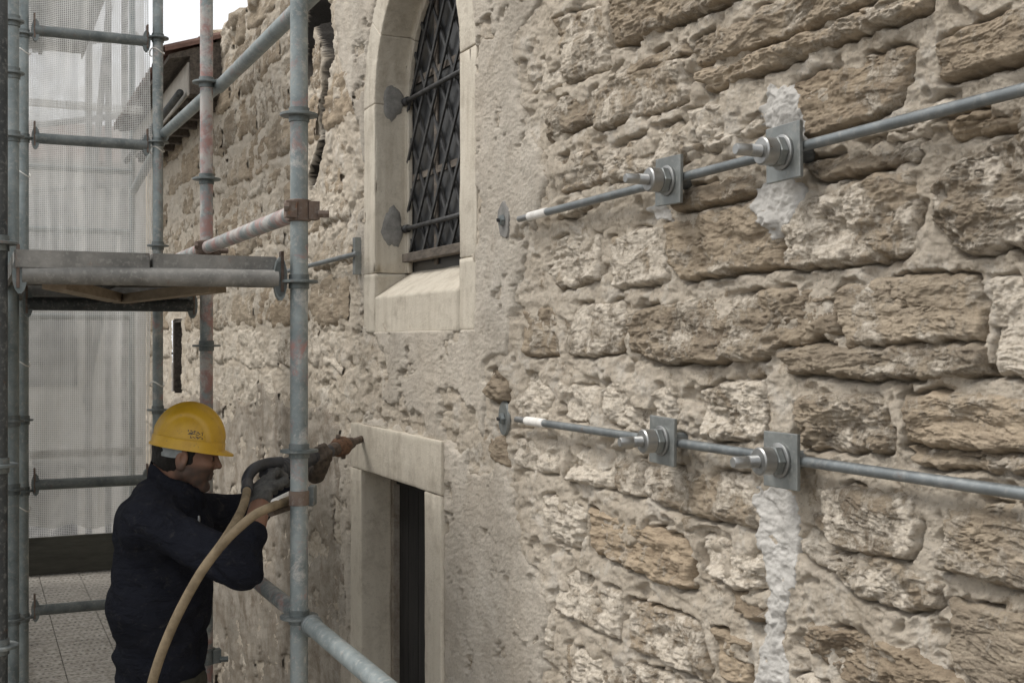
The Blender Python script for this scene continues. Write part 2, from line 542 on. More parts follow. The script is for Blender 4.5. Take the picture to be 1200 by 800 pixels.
M['rusty'] = make_galv('rusty_coupler', (0.10, 0.07, 0.055), (0.20, 0.15, 0.12), 0.4, 0.65, rust=0.9)
M['deck'] = make_galv('worn_deck_steel', (0.12, 0.118, 0.11), (0.27, 0.26, 0.24), 0.3, 0.65, rust=0.4, dirt=0.4)
M['zinc'] = make_galv('bright_zinc', (0.27, 0.275, 0.27), (0.40, 0.40, 0.39), 0.85, 0.36, rust=0.0, dirt=0.25)
M['zinc_dull'] = make_galv('dull_zinc_plate', (0.17, 0.18, 0.175), (0.30, 0.315, 0.305), 0.65, 0.45, rust=0.15, dirt=0.35)
M['rod'] = make_galv('tie_rod_steel', (0.14, 0.155, 0.16), (0.25, 0.27, 0.275), 0.6, 0.42, rust=0.45, dirt=0.3)
M['tape'] = make_simple('white_tape', (0.6, 0.58, 0.54), (0.78, 0.76, 0.72), 40, 0.7)
M['iron'] = make_simple('wrought_iron', (0.03, 0.03, 0.031), (0.10, 0.10, 0.10), 40, 0.55, 0.5, spec=0.5)
M['wood_dark'] = make_simple('weathered_wood', (0.05, 0.042, 0.036), (0.16, 0.135, 0.11), 12, 0.85, stretch=(4, 1, 4))
M['door'] = make_simple('black_door_wood', (0.010, 0.009, 0.009), (0.028, 0.026, 0.024), 9, 0.75, stretch=(5, 5, 0.5))
M['void'] = make_simple('dark_room', (0.01, 0.01, 0.01), (0.02, 0.02, 0.02), 5, 1.0, bs=0)
M['hose'] = make_simple('tan_rubber_hose', (0.12, 0.09, 0.055), (0.30, 0.235, 0.15), 14, 0.75, bs=0.5)
def make_sweater():
    m, nt, b = mat_new('navy_knit')
    p = pos(nt)
    base = mixc(nt, noise(nt, p, 14, 5, .6), (0.010, 0.011, 0.016), (0.022, 0.0235, 0.031))
    dust = ramp(nt, noise(nt, p, 26, 9, 0.8, .5), [(0.56, 0.0), (0.70, 0.35)])
    base = mixc(nt, dust, base, (0.10, 0.092, 0.08))
    nt.links.new(base, b.inputs['Base Color']); b.inputs['Roughness'].default_value = 1.0
    b.inputs['Specular IOR Level'].default_value = 0.06
    q = bump(nt, b, noise(nt, pos(nt, (1, 1, 1.8)), 16, 5, 0.55, .8), 1.0, 0.02)
    bump(nt, b, noise(nt, p, 420, 2), 0.6, 0.002, q)
    return m
M['sweater'] = make_sweater()
M['trousers'] = make_simple('olive_work_cloth', (0.035, 0.034, 0.026), (0.07, 0.068, 0.052), 30, 0.95)
M['boot'] = make_simple('boot_leather', (0.03, 0.022, 0.016), (0.07, 0.05, 0.035), 30, 0.7)
M['glove'] = make_simple('grey_work_glove', (0.045, 0.046, 0.046), (0.12, 0.118, 0.112), 45, 0.9, bs=0.6, bd=0.003)
M['glove_dirty'] = make_simple('muddy_work_glove', (0.05, 0.042, 0.035), (0.14, 0.11, 0.085), 45, 0.9, bs=0.6, bd=0.003)
M['tool'] = make_simple('black_tool_casing', (0.02, 0.022, 0.026), (0.05, 0.052, 0.06), 30, 0.5, spec=0.5)
M['tool_rust'] = make_simple('rusty_chuck', (0.08, 0.05, 0.035), (0.23, 0.13, 0.08), 60, 0.8, 0.2, bs=0.6, bd=0.002)
M['tool_steel'] = make_simple('dirty_bit_steel', (0.07, 0.055, 0.045), (0.19, 0.15, 0.12), 50, 0.7, 0.4, bs=0.5, bd=0.002)
M['strap'] = make_simple('grey_strap', (0.20, 0.22, 0.22), (0.30, 0.32, 0.32), 40, 0.8)
M['hair'] = make_simple('black_hair', (0.008, 0.007, 0.006), (0.022, 0.018, 0.015), 120, 0.6, bs=0.9, bd=0.004, stretch=(1,1,0.4))
M['tile'] = make_simple('dark_roof_tile', (0.09, 0.05, 0.038), (0.19, 0.11, 0.085), 14, 0.9, bs=0.5, bd=0.006)
M['fascia'] = make_simple('pale_fascia_plaster', (0.42, 0.39, 0.34), (0.56, 0.52, 0.46), 9, 0.9)
M['toe'] = make_simple('dark_toe_board', (0.045, 0.045, 0.038), (0.085, 0.083, 0.07), 6, 0.85, stretch=(0.5, 1, 3))
M['timber'] = make_simple('scaffold_timber', (0.20, 0.155, 0.11), (0.36, 0.29, 0.21), 10, 0.9, stretch=(3, 0.5, 3))
M['earth'] = make_simple('pale_trodden_earth', (0.12, 0.108, 0.09), (0.19, 0.17, 0.145), 0.8, 1.0, bs=0.3, bd=0.05)

def make_perforated():
    m, nt, b = mat_new('perforated_steel_deck')
    p = pos(nt)
    s = N(nt, 'ShaderNodeSeparateXYZ'); nt.links.new(p, s.inputs[0])
    def wav(o, per, off=0.0):
        a = mathn(nt, 'MULTIPLY', mathn(nt, 'ADD', o, off), 1 / per)
        f = mathn(nt, 'FRACT', a); return mathn(nt, 'ABSOLUTE', mathn(nt, 'SUBTRACT', f, 0.5))
    row = mathn(nt, 'FLOOR', mathn(nt, 'MULTIPLY', s.outputs[1], 1/0.09))
    odd = mathn(nt, 'MULTIPLY', mathn(nt, 'MODULO', row, 2.0), 0.0165)
    dx = mathn(nt, 'MULTIPLY', wav(mathn(nt, 'ADD', s.outputs[0], odd), 0.033), 0.033)
    dy = mathn(nt, 'MULTIPLY', wav(s.outputs[1], 0.09), 0.5 * 0.09)
    d = mathn(nt, 'SQRT', mathn(nt, 'ADD', mathn(nt, 'MULTIPLY', dx, dx), mathn(nt, 'MULTIPLY', dy, dy)))
    hole = ramp(nt, d, [(0.005, 1.0), (0.0095, 0.0)])
    n1 = noise(nt, p, 7, 6, 0.7)
    base = mixc(nt, n1, (0.20, 0.185, 0.165), (0.46, 0.44, 0.40))
    base = mixc(nt, ramp(nt, noise(nt, p, 30, 5, 0.7), [(0.44, 0.0), (0.60, 0.8)]), base, (0.15, 0.13, 0.105))
    base = mixc(nt, mathn(nt, 'MULTIPLY', hole, ramp(nt, noise(nt, p, 5, 6, .7), [(0.40, 0.15), (0.60, 0.9)])), base, (0.03, 0.028, 0.025))
    nt.links.new(base, b.inputs['Base Color']); b.inputs['Roughness'].default_value = 0.8
    bump(nt, b, mathn(nt, 'ADD', mathn(nt, 'MULTIPLY', hole, -1.0), noise(nt, p, 60, 4)), 0.5, 0.004)
    return m
M['perforated'] = make_perforated()

def make_net(name, alpha, pitch, colr):
    m, nt, b = mat_new(name)
    p = pos(nt)
    s = N(nt, 'ShaderNodeSeparateXYZ'); nt.links.new(p, s.inputs[0])
    def thread(o):
        f = mathn(nt, 'FRACT', mathn(nt, 'MULTIPLY', o, 1 / pitch))
        return ramp(nt, mathn(nt, 'ABSOLUTE', mathn(nt, 'SUBTRACT', f, 0.5)), [(0.17, 1.0), (0.23, 0.0)])
    g = mathn(nt, 'MAXIMUM', thread(s.outputs[0]), thread(s.outputs[2]))
    dens = ramp(nt, noise(nt, pos(nt, (1, 1, 0.6)), 3.0, 6, 0.7, 0.5), [(0.34, 0.0), (0.66, 0.42)])
    a = mathn(nt, 'ADD', mathn(nt, 'MULTIPLY', g, alpha), dens, True)
    a = mathn(nt, 'MINIMUM', a, 0.97)
    nt.nodes.remove(b)
    dif = N(nt, 'ShaderNodeBsdfDiffuse'); tr = N(nt, 'ShaderNodeBsdfTranslucent'); tp = N(nt, 'ShaderNodeBsdfTransparent')
    dif.inputs[0].default_value = (*colr, 1); tr.inputs[0].default_value = (*colr, 1)
    m1 = N(nt, 'ShaderNodeMixShader'); m1.inputs[0].default_value = 0.5
    nt.links.new(dif.outputs[0], m1.inputs[1]); nt.links.new(tr.outputs[0], m1.inputs[2])
    m2 = N(nt, 'ShaderNodeMixShader'); nt.links.new(a, m2.inputs[0])
    nt.links.new(tp.outputs[0], m2.inputs[1]); nt.links.new(m1.outputs[0], m2.inputs[2])
    nt.links.new(m2.outputs[0], nt.nodes['Material Output'].inputs[0])
    return m
M['net'] = make_net('white_debris_net', 0.68, 0.0085, (0.72, 0.72, 0.70))
M['net_shading'] = make_net('dense_shading_net', 1.0, 0.006, (0.30, 0.31, 0.30))
M['net_far'] = make_net('far_debris_net', 0.5, 0.014, (0.72, 0.71, 0.69))

def make_helmet():
    m, nt, b = mat_new('yellow_hard_hat_shell')
    tc = N(nt, 'ShaderNodeTexCoord'); o = tc.outputs['Object']
    base = mixc(nt, ramp(nt, noise(nt, o, 18, 6, 0.7), [(0.35, 0.0), (0.75, 1.0)]), (0.60, 0.36, 0.022), (0.46, 0.26, 0.018))
    sc = ramp(nt, noise(nt, o, 60, 5, 0.75), [(0.62, 0.0), (0.68, 0.7)])
    base = mixc(nt, sc, base, (0.20, 0.13, 0.04))
    # worn dark print on the side: two short illegible lines
    s = N(nt, 'ShaderNodeSeparateXYZ'); nt.links.new(o, s.inputs[0])
    def win(v, lo, hi):
        return mathn(nt, 'MULTIPLY', mathn(nt, 'GREATER_THAN', v, lo), mathn(nt, 'LESS_THAN', v, hi))
    mp = N(nt, 'ShaderNodeMapping'); mp.inputs['Scale'].default_value = (1, 1, 1.4); nt.links.new(o, mp.inputs[0])
    ink = ramp(nt, noise(nt, mp.outputs[0], 190, 2, 0.4), [(0.47, 0.0), (0.50, 1.0)])
    l1 = mathn(nt, 'MULTIPLY', win(s.outputs[0], -0.002, 0.043), win(s.outputs[2], 0.040, 0.0535))
    l2 = mathn(nt, 'MULTIPLY', win(s.outputs[0], 0.008, 0.046), win(s.outputs[2], 0.030, 0.0375))
    side = mathn(nt, 'LESS_THAN', s.outputs[1], 0.0)
    k = mathn(nt, 'MULTIPLY', mathn(nt, 'MULTIPLY', mathn(nt, 'MAXIMUM', l1, l2), ink), side)
    base = mixc(nt, mathn(nt, 'MULTIPLY', k, 0.85), base, (0.03, 0.025, 0.02))
    nt.links.new(base, b.inputs['Base Color']); b.inputs['Roughness'].default_value = 0.42
    bump(nt, b, noise(nt, o, 90, 4), 0.06, 0.001)
    return m
M['helmet'] = make_helmet()
def make_skin():
    m, nt, b = mat_new('tanned_skin')
    p = pos(nt)
    base = mixc(nt, noise(nt, p, 60, 5, 0.6), (0.18, 0.093, 0.06), (0.26, 0.14, 0.092))
    base = mixc(nt, mathn(nt, 'MULTIPLY', geoattr(nt, 'stubble'), 0.8), base, (0.05, 0.038, 0.032))
    nt.links.new(base, b.inputs['Base Color']); b.inputs['Roughness'].default_value = 0.55
    b.inputs['Subsurface Weight'].default_value = 0.08
    b.inputs['Subsurface Scale'].default_value = 0.01
    bump(nt, b, noise(nt, p, 500, 3), 0.2, 0.0006)
    return m
M['skin'] = make_skin()
def make_glass():
    m, nt, b = mat_new('dusty_dark_glass')
    p = pos(nt)
    base = mixc(nt, noise(nt, p, 6, 5, 0.6), (0.012, 0.013, 0.014), (0.05, 0.052, 0.055))
    nt.links.new(base, b.inputs['Base Color']); b.inputs['Roughness'].default_value = 0.3
    b.inputs['Specular IOR Level'].default_value = 0.6
    bump(nt, b, noise(nt, p, 9, 2), 0.1, 0.004)
    return m
M['glass'] = make_glass()

# ------------------------------------------------------------------ ground
gv = []; n = 24
for i in range(n + 1):
    for j in range(n + 1):
        a, c = (i / n * 2 - 1), (j / n * 2 - 1)
        gv.append((a * abs(a) * 300, c * abs(c) * 300 + 5, -5.2))
gf = np.array([(i*(n+1)+j, (i+1)*(n+1)+j, (i+1)*(n+1)+j+1, i*(n+1)+j+1) for i in range(n) for j in range(n)])
g = mk('ground', gv, gf, M['earth'], smooth=False); g['kind'] = 'structure'

# pale house beyond the end of the scaffold, seen only through the nets
hb0 = P(172, 400, 22)
house = thing('neighbouring_house', (hb0[0] - 6, hb0[1] + 4, -5.2), 'pale house standing beyond the scaffold, dim through the debris nets', 'house')
MB().box((hb0[0] - 14, hb0[1], -5.2), (hb0[0], hb0[1] + 8, 3.3)).build('house_wall', M['fascia'], house)
V = [(hb0[0] - 14.3, hb0[1] - .4, 3.2), (hb0[0] + .3, hb0[1] - .4, 3.2), (hb0[0] + .3, hb0[1] + 8.4, 3.2), (hb0[0] - 14.3, hb0[1] + 8.4, 3.2),
     (hb0[0] - 14.3, hb0[1] + 4, 4.6), (hb0[0] + .3, hb0[1] + 4, 4.6)]
MB().add(V, [(0,1,5,4), (2,3,4,5), (1,2,5), (3,0,4), (3,2,1,0)]).build('house_roof', M['tile'], house)
for kx in range(4):
    for kz in (-3.6, -.8, 1.2):
        MB().box((hb0[0] - 2.2 - kx * 3, hb0[1] - .03, kz), (hb0[0] - 1.2 - kx * 3, hb0[1] + .05, kz + 1.4)).build('house_window', M['glass'], house)

# ------------------------------------------------------------------ the wall: layout of its face
YC, ZSP, RO, RI = 3.7775, 0.87, 0.5525, 0.42       # arched window: centre, springing, outer and inner radius
W_BOT, W_SILL, W_JOINT = 0.03, 0.16, 0.25
D_Y0, D_Y1, D_TOP, D_LB = 3.473, 4.45, -0.31, -0.48  # door surround
DJ = 0.14
def win_sd(Y, Z):
    """positive inside the outer outline of the window surround"""
    up = RO - np.hypot(Y - YC, Z - ZSP)
    lo = np.minimum(RO - np.abs(Y - YC), Z - W_BOT)
    return np.where(Z > ZSP, up, lo)
def door_sd(Y, Z):
    return np.minimum(np.minimum(Y - D_Y0, D_Y1 - Y), D_TOP - Z)
W2 = (8.66, 9.16, -0.40, 0.19)        # small dark opening far along
def w2_sd(Y, Z):
    return np.minimum(np.minimum(Y - W2[0], W2[1] - Y), np.minimum(Z - W2[2], W2[3] - Z))
def open_sd(Y, Z):
    return np.maximum(np.maximum(win_sd(Y, Z), door_sd(Y, Z)), w2_sd(Y, Z))
CRACK = [tuple(WP(u, v)[1:]) for u, v in [(376,-80),(372,0),(380,18),(387,60),(384,100),(378,140),(380,165),(375,190),(367,210)]]
CRACK2 = [tuple(WP(u, v)[1:]) for u, v in [(366,-80),(368,0),(364,40),(362,85)]]
def crack_depth(Y, Z):
    w = 0.012 * perlin2(Y * 14, Z * 14, 91)
    d = line_dist(CRACK, Y + w, Z); d2 = line_dist(CRACK2, Y + w, Z)
    wid = 0.056 + 0.06 * sstep(1.05, 1.35, Z)
    return np.maximum(1 - sstep(wid * 0.60, wid * .90, d), 0.9 * (1 - sstep(0.03, 0.08, d2)) * sstep(0.9, 1.1, Z))

def terrace(x):
    """broken flat facets with crisp risers"""
    k = np.floor(x * 3); f_ = x * 3 - k
    return (k + sstep(.72, .98, f_)) / 3
def rough(Y, Z, strata, seed):
    """relief of a stone face, metres"""
    q = ((seed * 7919) % 97) / 97.0
    wy = Y + 0.014 * perlin2(Y * 11, Z * 11, seed + 1); wz = Z + 0.012 * perlin2(Y * 11, Z * 11, seed + 2)
    a = 0.0040 * fbm2(wy * 10, wz * 15, 6, seed, 0.6)
    tr = (0.010 + .006 * q) * terrace(fbm2(wy * (3 + 3 * q), wz * (9 + 7 * strata), 5, seed + 12, .55))
    tr2 = 0.0045 * terrace(fbm2(wy * 12, wz * (22 + 16 * strata), 4, seed + 15, .6) + .2)
    r = 0.0028 * ridged2(wy * 17, wz * 25, 5, seed + 3)
    st = 0.0040 * ridged2(wy * 3.2, wz * 38, 5, seed + 9)
    crack = 0.011 * sstep(.035, .0, np.abs(fbm2(wy * 4.5, wz * 13, 4, seed + 23, .6))) * sstep(.1, .35, perlin2(Y * 8, Z * 8, seed + 24))
    pit = sstep(0.42, 0.15, worley2(wy * 30, wz * 42, seed + 4)) * sstep(.05, 0.45, perlin2(Y * 7, Z * 7, seed + 5))
    fine = 0.0014 * fbm2(wy * 70, wz * 90, 3, seed + 6, 0.7)
    return (a + tr + tr2 + r * (1 - 0.7 * strata) + st * strata - crack - 0.010 * (.3 + q) * pit * (1 - 0.7 * strata)) * (.58 + .38 * q) + fine

def mortar_h(Y, Z):
    wy = Y + 0.02 * perlin2(Y * 7, Z * 7, 21); wz = Z + 0.015 * perlin2(Y * 7, Z * 7, 22)
    h = 0.007 + 0.0048 * fbm2(wy * 7, wz * 10, 5, 31, 0.58) + 0.0018 * ridged2(wy * 26, wz * 34, 4, 33) + 0.0030 * fbm2(wy * 34, wz * 44, 4, 36, .65)
    h = h - 0.006 * sstep(.40, .12, worley2(wy * 26, wz * 34, 37)) * sstep(0, .4, perlin2(wy * 6, wz * 8, 38))
    h = h + 0.0035 * terrace(fbm2(wy * 8, wz * 13, 5, 44, .6))
    gap = sstep(0.32, 0.62, fbm2(wy * 9, wz * 14, 3, 41)) * (1 - .7 * sstep(4.3, 5.5, Y))
    h = h - 0.016 * gap

    far = sstep(4.3, 5.5, Y)
    h = h + 0.004 * (1 - far)
    h = h + far * 0.004 * ridged2(wy * 3.2, wz * 9, 4, 51)
    h = h - 0.13 * crack_depth(Y, Z)
    return h

RODZ = ((WP(1200, 105, .041)[2] + WP(608, 257, .041)[2]) / 2, (WP(1200, 578, .041)[2] + WP(605, 491, .041)[2]) / 2)
def rod_clear(h, Z, Y):
    lim = np.where(Y < 3.0, 0.029 + 4.0 * np.maximum(0, np.minimum(np.abs(Z - RODZ[0]), np.abs(Z - RODZ[1])) - 0.02), 1.0)
    return np.minimum(h, lim)

# traced stones near the camera: (polygon in photo pixels, brownness, lime cover, strata, proud)
S = [
 ([(577,434),(598,431),(601,468),(588,474),(575,462)], .6,-.3,.2,.020),
 ([(574,506),(596,512),(601,546),(580,538)], .6,-.2,.2,.020),
 ([(656,22),(690,12),(712,8),(720,75),(690,90),(667,97),(660,60)], .35,.35,.2,.022),
 ([(719,-40),(722,55),(745,50),(790,32),(865,2),(905,-40)], .45,.10,.6,.034),
 ([(722,84),(760,66),(805,50),(812,62),(770,80),(728,97)], .5,.2,.8,.026),
 ([(699,105),(735,88),(806,66),(811,118),(760,135),(703,154)], .45,.25,.3,.030),
 ([(640,127),(690,102),(696,98),(701,140),(670,155),(648,167)], .45,.25,.2,.022),
 ([(615,74),(656,68),(661,98),(640,106),(626,108)], .2,.7,.1,.014),
 ([(647,188),(685,176),(705,173),(708,213),(680,222),(654,227)], .5,.25,.2,.022),
 ([(708,178),(760,157),(802,141),(825,182),(790,196),(760,206),(712,214)], .4,.45,.2,.024),
 ([(806,132),(850,120),(897,110),(895,150),(860,168),(833,180)], .45,.6,.1,.020),
 ([(798,228),(840,214),(885,200),(892,226),(862,236),(835,241),(803,249)], .65,.1,.5,.032),
 ([(818,48),(860,26),(905,6),(960,-20),(1100,-70),(1045,-3),(960,32),(900,54),(823,80)], .35,.10,.9,.030),
 ([(823,87),(900,60),(960,38),(1045,2),(1110,-30),(1098,12),(1000,46),(915,80),(837,107)], .40,.10,1.0,.036),
 ([(934,98),(985,80),(1040,62),(1080,53),(1066,95),(1060,122),(1036,138),(990,152),(953,166),(945,135)], .80,.10,.6,.026),
 ([(1110,50),(1140,34),(1200,10),(1260,-15),(1265,50),(1200,74),(1150,88),(1109,95)], .60,.10,.7,.034),
 ([(1110,143),(1150,132),(1200,119),(1260,106),(1262,136),(1200,150),(1120,162)], .70,.05,.7,.024),
 ([(944,192),(1010,176),(1084,163),(1081,187),(1030,198),(971,213),(955,206)], .45,.25,.3,.028),
 ([(926,256),(945,236),(975,224),(1025,208),(1079,198),(1083,250),(1080,297),(1040,303),(1000,309),(932,315)], .50,.40,.2,.034),
 ([(1106,222),(1125,196),(1150,180),(1200,158),(1262,140),(1264,292),(1200,291),(1134,297),(1112,270)], .40,.30,.1,.040),
 ([(988,336),(1040,328),(1100,322),(1147,324),(1160,360),(1158,399),(1100,400),(1000,407),(990,370)], .25,.15,.4,.032),
 ([(922,413),(960,404),(1010,408),(1100,402),(1163,404),(1171,438),(1110,441),(1060,444),(990,440),(934,434)], .15,.10,.5,.040),
 ([(742,366),(810,351),(900,340),(984,335),(991,388),(955,400),(924,405),(900,421),(840,425),(780,426),(748,412)], .40,.15,.3,.032),
 ([(665,362),(700,356),(736,353),(733,412),(700,416),(671,417)], .4,.35,.2,.022),
 ([(618,364),(656,359),(658,415),(618,417)], .5,.15,.3,.020),
 ([(645,282),(675,276),(706,274),(707,325),(682,334),(660,340),(648,322)], .35,.55,.1,.022),
 ([(720,279),(755,268),(784,262),(788,328),(760,333),(726,338)], .35,.35,.2,.026),
 ([(787,263),(830,248),(900,237),(916,255),(921,282),(925,312),(865,320),(806,328),(791,308)], .55,.10,.4,.034),
 ([(825,462),(850,448),(900,445),(905,485),(904,512),(865,516),(830,514)], .5,.45,.2,.026),
 ([(936,463),(990,460),(1046,463),(1052,500),(1050,527),(1000,528),(946,524)], .30,.20,.3,.028),
 ([(1068,464),(1130,461),(1200,462),(1264,464),(1264,536),(1200,530),(1130,524),(1071,517)], .60,.05,.9,.032),
 ([(1068,524),(1130,530),(1200,535),(1264,540),(1264,556),(1200,553),(1130,548),(1100,549),(1078,538)], .45,.15,.6,.026),
 ([(943,567),(1010,569),(1084,577),(1086,612),(1080,640),(1070,654),(1020,648),(985,639),(952,602)], .50,.40,.1,.030),
 ([(1112,592),(1150,588),(1200,592),(1264,595),(1264,694),(1200,690),(1150,676),(1110,664),(1118,630)], .20,.20,.4,.036),
 ([(972,650),(1010,648),(1052,656),(1110,684),(1111,710),(1070,717),(1035,706),(1012,695),(982,670)], .25,.35,.2,.034),
 ([(952,732),(1000,738),(1065,757),(1110,782),(1150,806),(1150,835),(1060,822),(1000,798),(957,764)], .85,.0,.6,.030),
 ([(1121,703),(1160,709),(1200,718),(1264,726),(1266,850),(1190,822),(1150,796),(1122,758)], .15,.10,.5,.036),
 ([(696,596),(750,612),(804,631),(817,650),(815,690),(790,686),(766,676),(730,658),(698,643)], .95,.0,.8,.026),
 ([(637,577),(665,582),(692,595),(690,620),(682,643),(664,638),(648,630)], .5,.65,.1,.020),
 ([(661,667),(700,678),(733,693),(733,720),(731,749),(690,730),(656,714)], .5,.5,.2,.022),
 ([(742,702),(780,712),(822,726),(832,760),(838,800),(790,778),(748,760)], .75,.3,.5,.026),
 ([(841,735),(865,742),(888,752),(886,800),(866,800),(850,788)], .8,.1,.4,.024),
 ([(858,691),(900,697),(922,710),(924,722),(916,735),(890,724),(868,713)], .9,.0,.4,.022),
 ([(758,546),(820,548),(890,556),(894,590),(892,620),(855,612),(818,604),(780,590),(762,580)], .45,.40,.1,.026),
 ([(671,523),(700,526),(722,531),(723,572),(695,567),(668,561)], .2,.8,.1,.016),
 ([(726,533),(757,541),(758,581),(740,578),(725,574)], .4,.55,.1,.020),
 ([(604,515),(630,513),(656,516),(657,554),(630,552),(607,544)], .4,.6,.1,.018),
 ([(668,753),(700,766),(725,779),(736,812),(700,808),(672,800)], .7,.35,.4,.022),
 ([(657,446),(682,450),(703,456),(702,480),(697,495),(680,494),(664,489)], .3,.7,.1,.018),
 ([(712,448),(750,447),(792,453),(798,480),(795,500),(760,505),(740,503),(714,494)], .35,.65,.1,.020),
 ([(826,627),(865,636),(900,650),(902,688),(880,690),(858,686),(830,668)], .4,.6,.2,.022),
 ([(650,241),(675,233),(702,228),(706,241),(680,250),(655,257)], .3,.4,.4,.018),
 ([(1170,328),(1210,325),(1264,324),(1264,440),(1210,442),(1178,440)], .1,.75,.1,.018),
 ([(640,440),(612,438),(606,470),(610,500),(645,500),(650,465)], .2,.85,.1,.014),
 ([(1140,110),(1110,118),(1090,126),(1094,140),(1115,132),(1150,120)], .4,.6,.3,.016),
 ([(600,700),(640,715),(655,725),(650,760),(620,752),(604,735)], .4,.75,.1,.012),
 ([(960,660),(940,640),(945,615),(972,625),(980,645),(975,665)], .4,.7,.1,.016),
 ([(745,775),(790,790),(820,808),(815,845),(770,830),(745,815)], .6,.4,.4,.022),
 ([(905,800),(950,790),(1000,812),(1010,850),(960,860),(905,840)], .5,.5,.2,.022),
 ([(1010,160),(1080,135),(1098,140),(1095,158),(1060,164),(1012,172)], .3,.7,.3,.014),
]
stones = []
for px, tone, cover, strata, proud in S:
    stones.append(dict(poly=wall_poly(px), tone=tone, cover=cover, strata=strata, proud=proud, near=True))

# rubble courses on the far stretch, laid out in metres
PL_A = wall_poly([(545,-190),(660,-190),(643,0),(612,60),(618,120),(640,170),(648,215),(640,260),(626,300),(612,350),(606,400),(600,430),
                  (577,434),(574,470),(576,515),(600,545),(612,575),(616,620),(634,660),(642,700),(652,740),(642,800),(645,960),
                  (470,1100),(400,1100),(400,520),(436,470),(452,450),(440,420),(424,398),(421,300),(418,145),(404,95),(394,30),(396,-190)])
PL_B = wall_poly([(182,470),(215,462),(262,470),(310,455),(350,480),(385,470),(404,500),(412,560),(414,1100),(150,1300),(150,700)])
def pl_a_sd(Y, Z):
    return poly_sd(PL_A, Y + 0.035 * fbm2(Y * 6, Z * 8, 4, 61) , Z + 0.02 * fbm2(Y * 6, Z * 8, 4, 62))
HOLES = [wall_poly(q) for q in ([(426,398),(446,402),(456,430),(452,462),(440,476),(430,440)], [(520,462),(540,466),(556,490),(566,512),(548,524),(528,508)],
         [(560,520),(585,540),(580,552),(560,540)], [(400,150),(424,150),(430,230),(420,262),(402,240)], [(438,470),(470,484),(500,496),(480,500),(440,488)])]
def pl_a_sd(Y, Z, base_=pl_a_sd):
    s = base_(Y, Z)
    a_ = Y + 0.03 * fbm2(Y * 12, Z * 12, 4, 67, .6); b_ = Z + 0.025 * fbm2(Y * 12, Z * 12, 4, 68, .6)
    for q in HOLES: s = np.minimum(s, -poly_sd(q, a_, b_))
    s = np.minimum(s, .08 * (.92 - fbm2(Y * 4.5, Z * 6, 5, 69, .65)))
    return s
def pl_b_sd(Y, Z):
    s = poly_sd(PL_B, Y + 0.09 * fbm2(Y * 2.4, Z * 4, 4, 63), Z + 0.06 * fbm2(Y * 2.4, Z * 5, 4, 64))
    hole = 0.10 * (0.62 - fbm2(Y * 2.1, Z * 3.4, 5, 65, 0.62))
    return np.minimum(s, hole)
rr = random.Random(11)
zrow = -2.1
while zrow < 1.70:
    hh = rr.uniform(.12, .25)
    y = 4.42 + rr.uniform(0, .2)
    while y < 10.2:
        L = rr.uniform(.20, .75)
        c = (y + L / 2, zrow + hh / 2)
        lim = 0.33 * c[0]
        ok = abs(c[1]) < lim * 1.06 and not (c[1] < -0.25 and c[0] < 6.0 and rr.random() < .65)
        cy, cz = np.array([c[0]]), np.array([c[1]])
        if ok and open_sd(cy, cz)[0] < -0.10 and line_dist(CRACK + [], cy, cz)[0] > 0.15 and pl_a_sd(cy, cz)[0] < 0.03 \
           and pl_b_sd(cy, cz)[0] < 0.05:
            j = lambda s: rr.uniform(-s, s)
            g = 0.012
            y0, y1, z0, z1 = y + g, y + L - g, zrow + g, zrow + hh - g
            poly = [(y0+j(.02), z0+j(.022)), ((y0+y1)/2, z0+j(.03)), (y1+j(.02), z0+j(.022)), (y1+j(.02), (z0+z1)/2),
                    (y1+j(.02), z1+j(.022)), ((y0+y1)/2, z1+j(.03)), (y0+j(.02), z1+j(.022)), (y0+j(.02), (z0+z1)/2)]
            low = c[1] < 0
            stones.append(dict(poly=np.array(poly), tone=rr.uniform(.1, .9), cover=rr.uniform(-.25, .55) if not low else rr.uniform(.4, .95),
                               strata=rr.uniform(0, .4), proud=rr.uniform(.008, .026), near=False))
        y += L
    zrow += hh

def stone_h(s, i, Y, Z):
    sd_ = poly_sd(s['poly'], Y + 0.007 * fbm2(Y * 26, Z * 26, 3, i + 100), Z + 0.006 * fbm2(Y * 26, Z * 26, 3, i + 140))
    s_mid = s['poly'].mean(0)
    hgt = s['poly'][:, 1].max() - s['poly'][:, 1].min()
    e = 0.009 if s['near'] else 0.03
    prof = np.sqrt(np.clip(sstep(-0.004, e, sd_), 0, 1))
    tilt = ((i * 37) % 11 - 5) / 5 * 0.006 - 0.005
    h = (s['proud'] * .72 - .001) * prof + tilt * (Z - s_mid[1]) / hgt * 2 * prof
    h = h + rough(Y, Z, s['strata'], 200 + (i * 13) % 200) * (0.45 + 0.65 * prof) * (1.0 if s['near'] else .8)
    dip = sstep(.05, .55, fbm2(Y * 6.5, Z * 9, 3, 171 + i % 5)) * (.25 + s['cover']) + (.35 + s['cover']) * (.45 if s['near'] else 1) * sstep(.024, 0, sd_) * sstep(.05, .5, perlin2(Y * 10, Z * 14, 177))
    h = h - .013 * np.clip(dip, 0, 1.2)
    h = np.where(sd_ < 0, h - 0.03 * sstep(0, -0.010, sd_), h)
    h = rod_clear(h, Z, Y)
    return h, sd_

# ------------------------------------------------------------------ the building and its wall
bld = thing('stone_building', (0, 5, -5.2), 'old building with a rough rubble stone wall, arched barred window and low doorway', 'building')

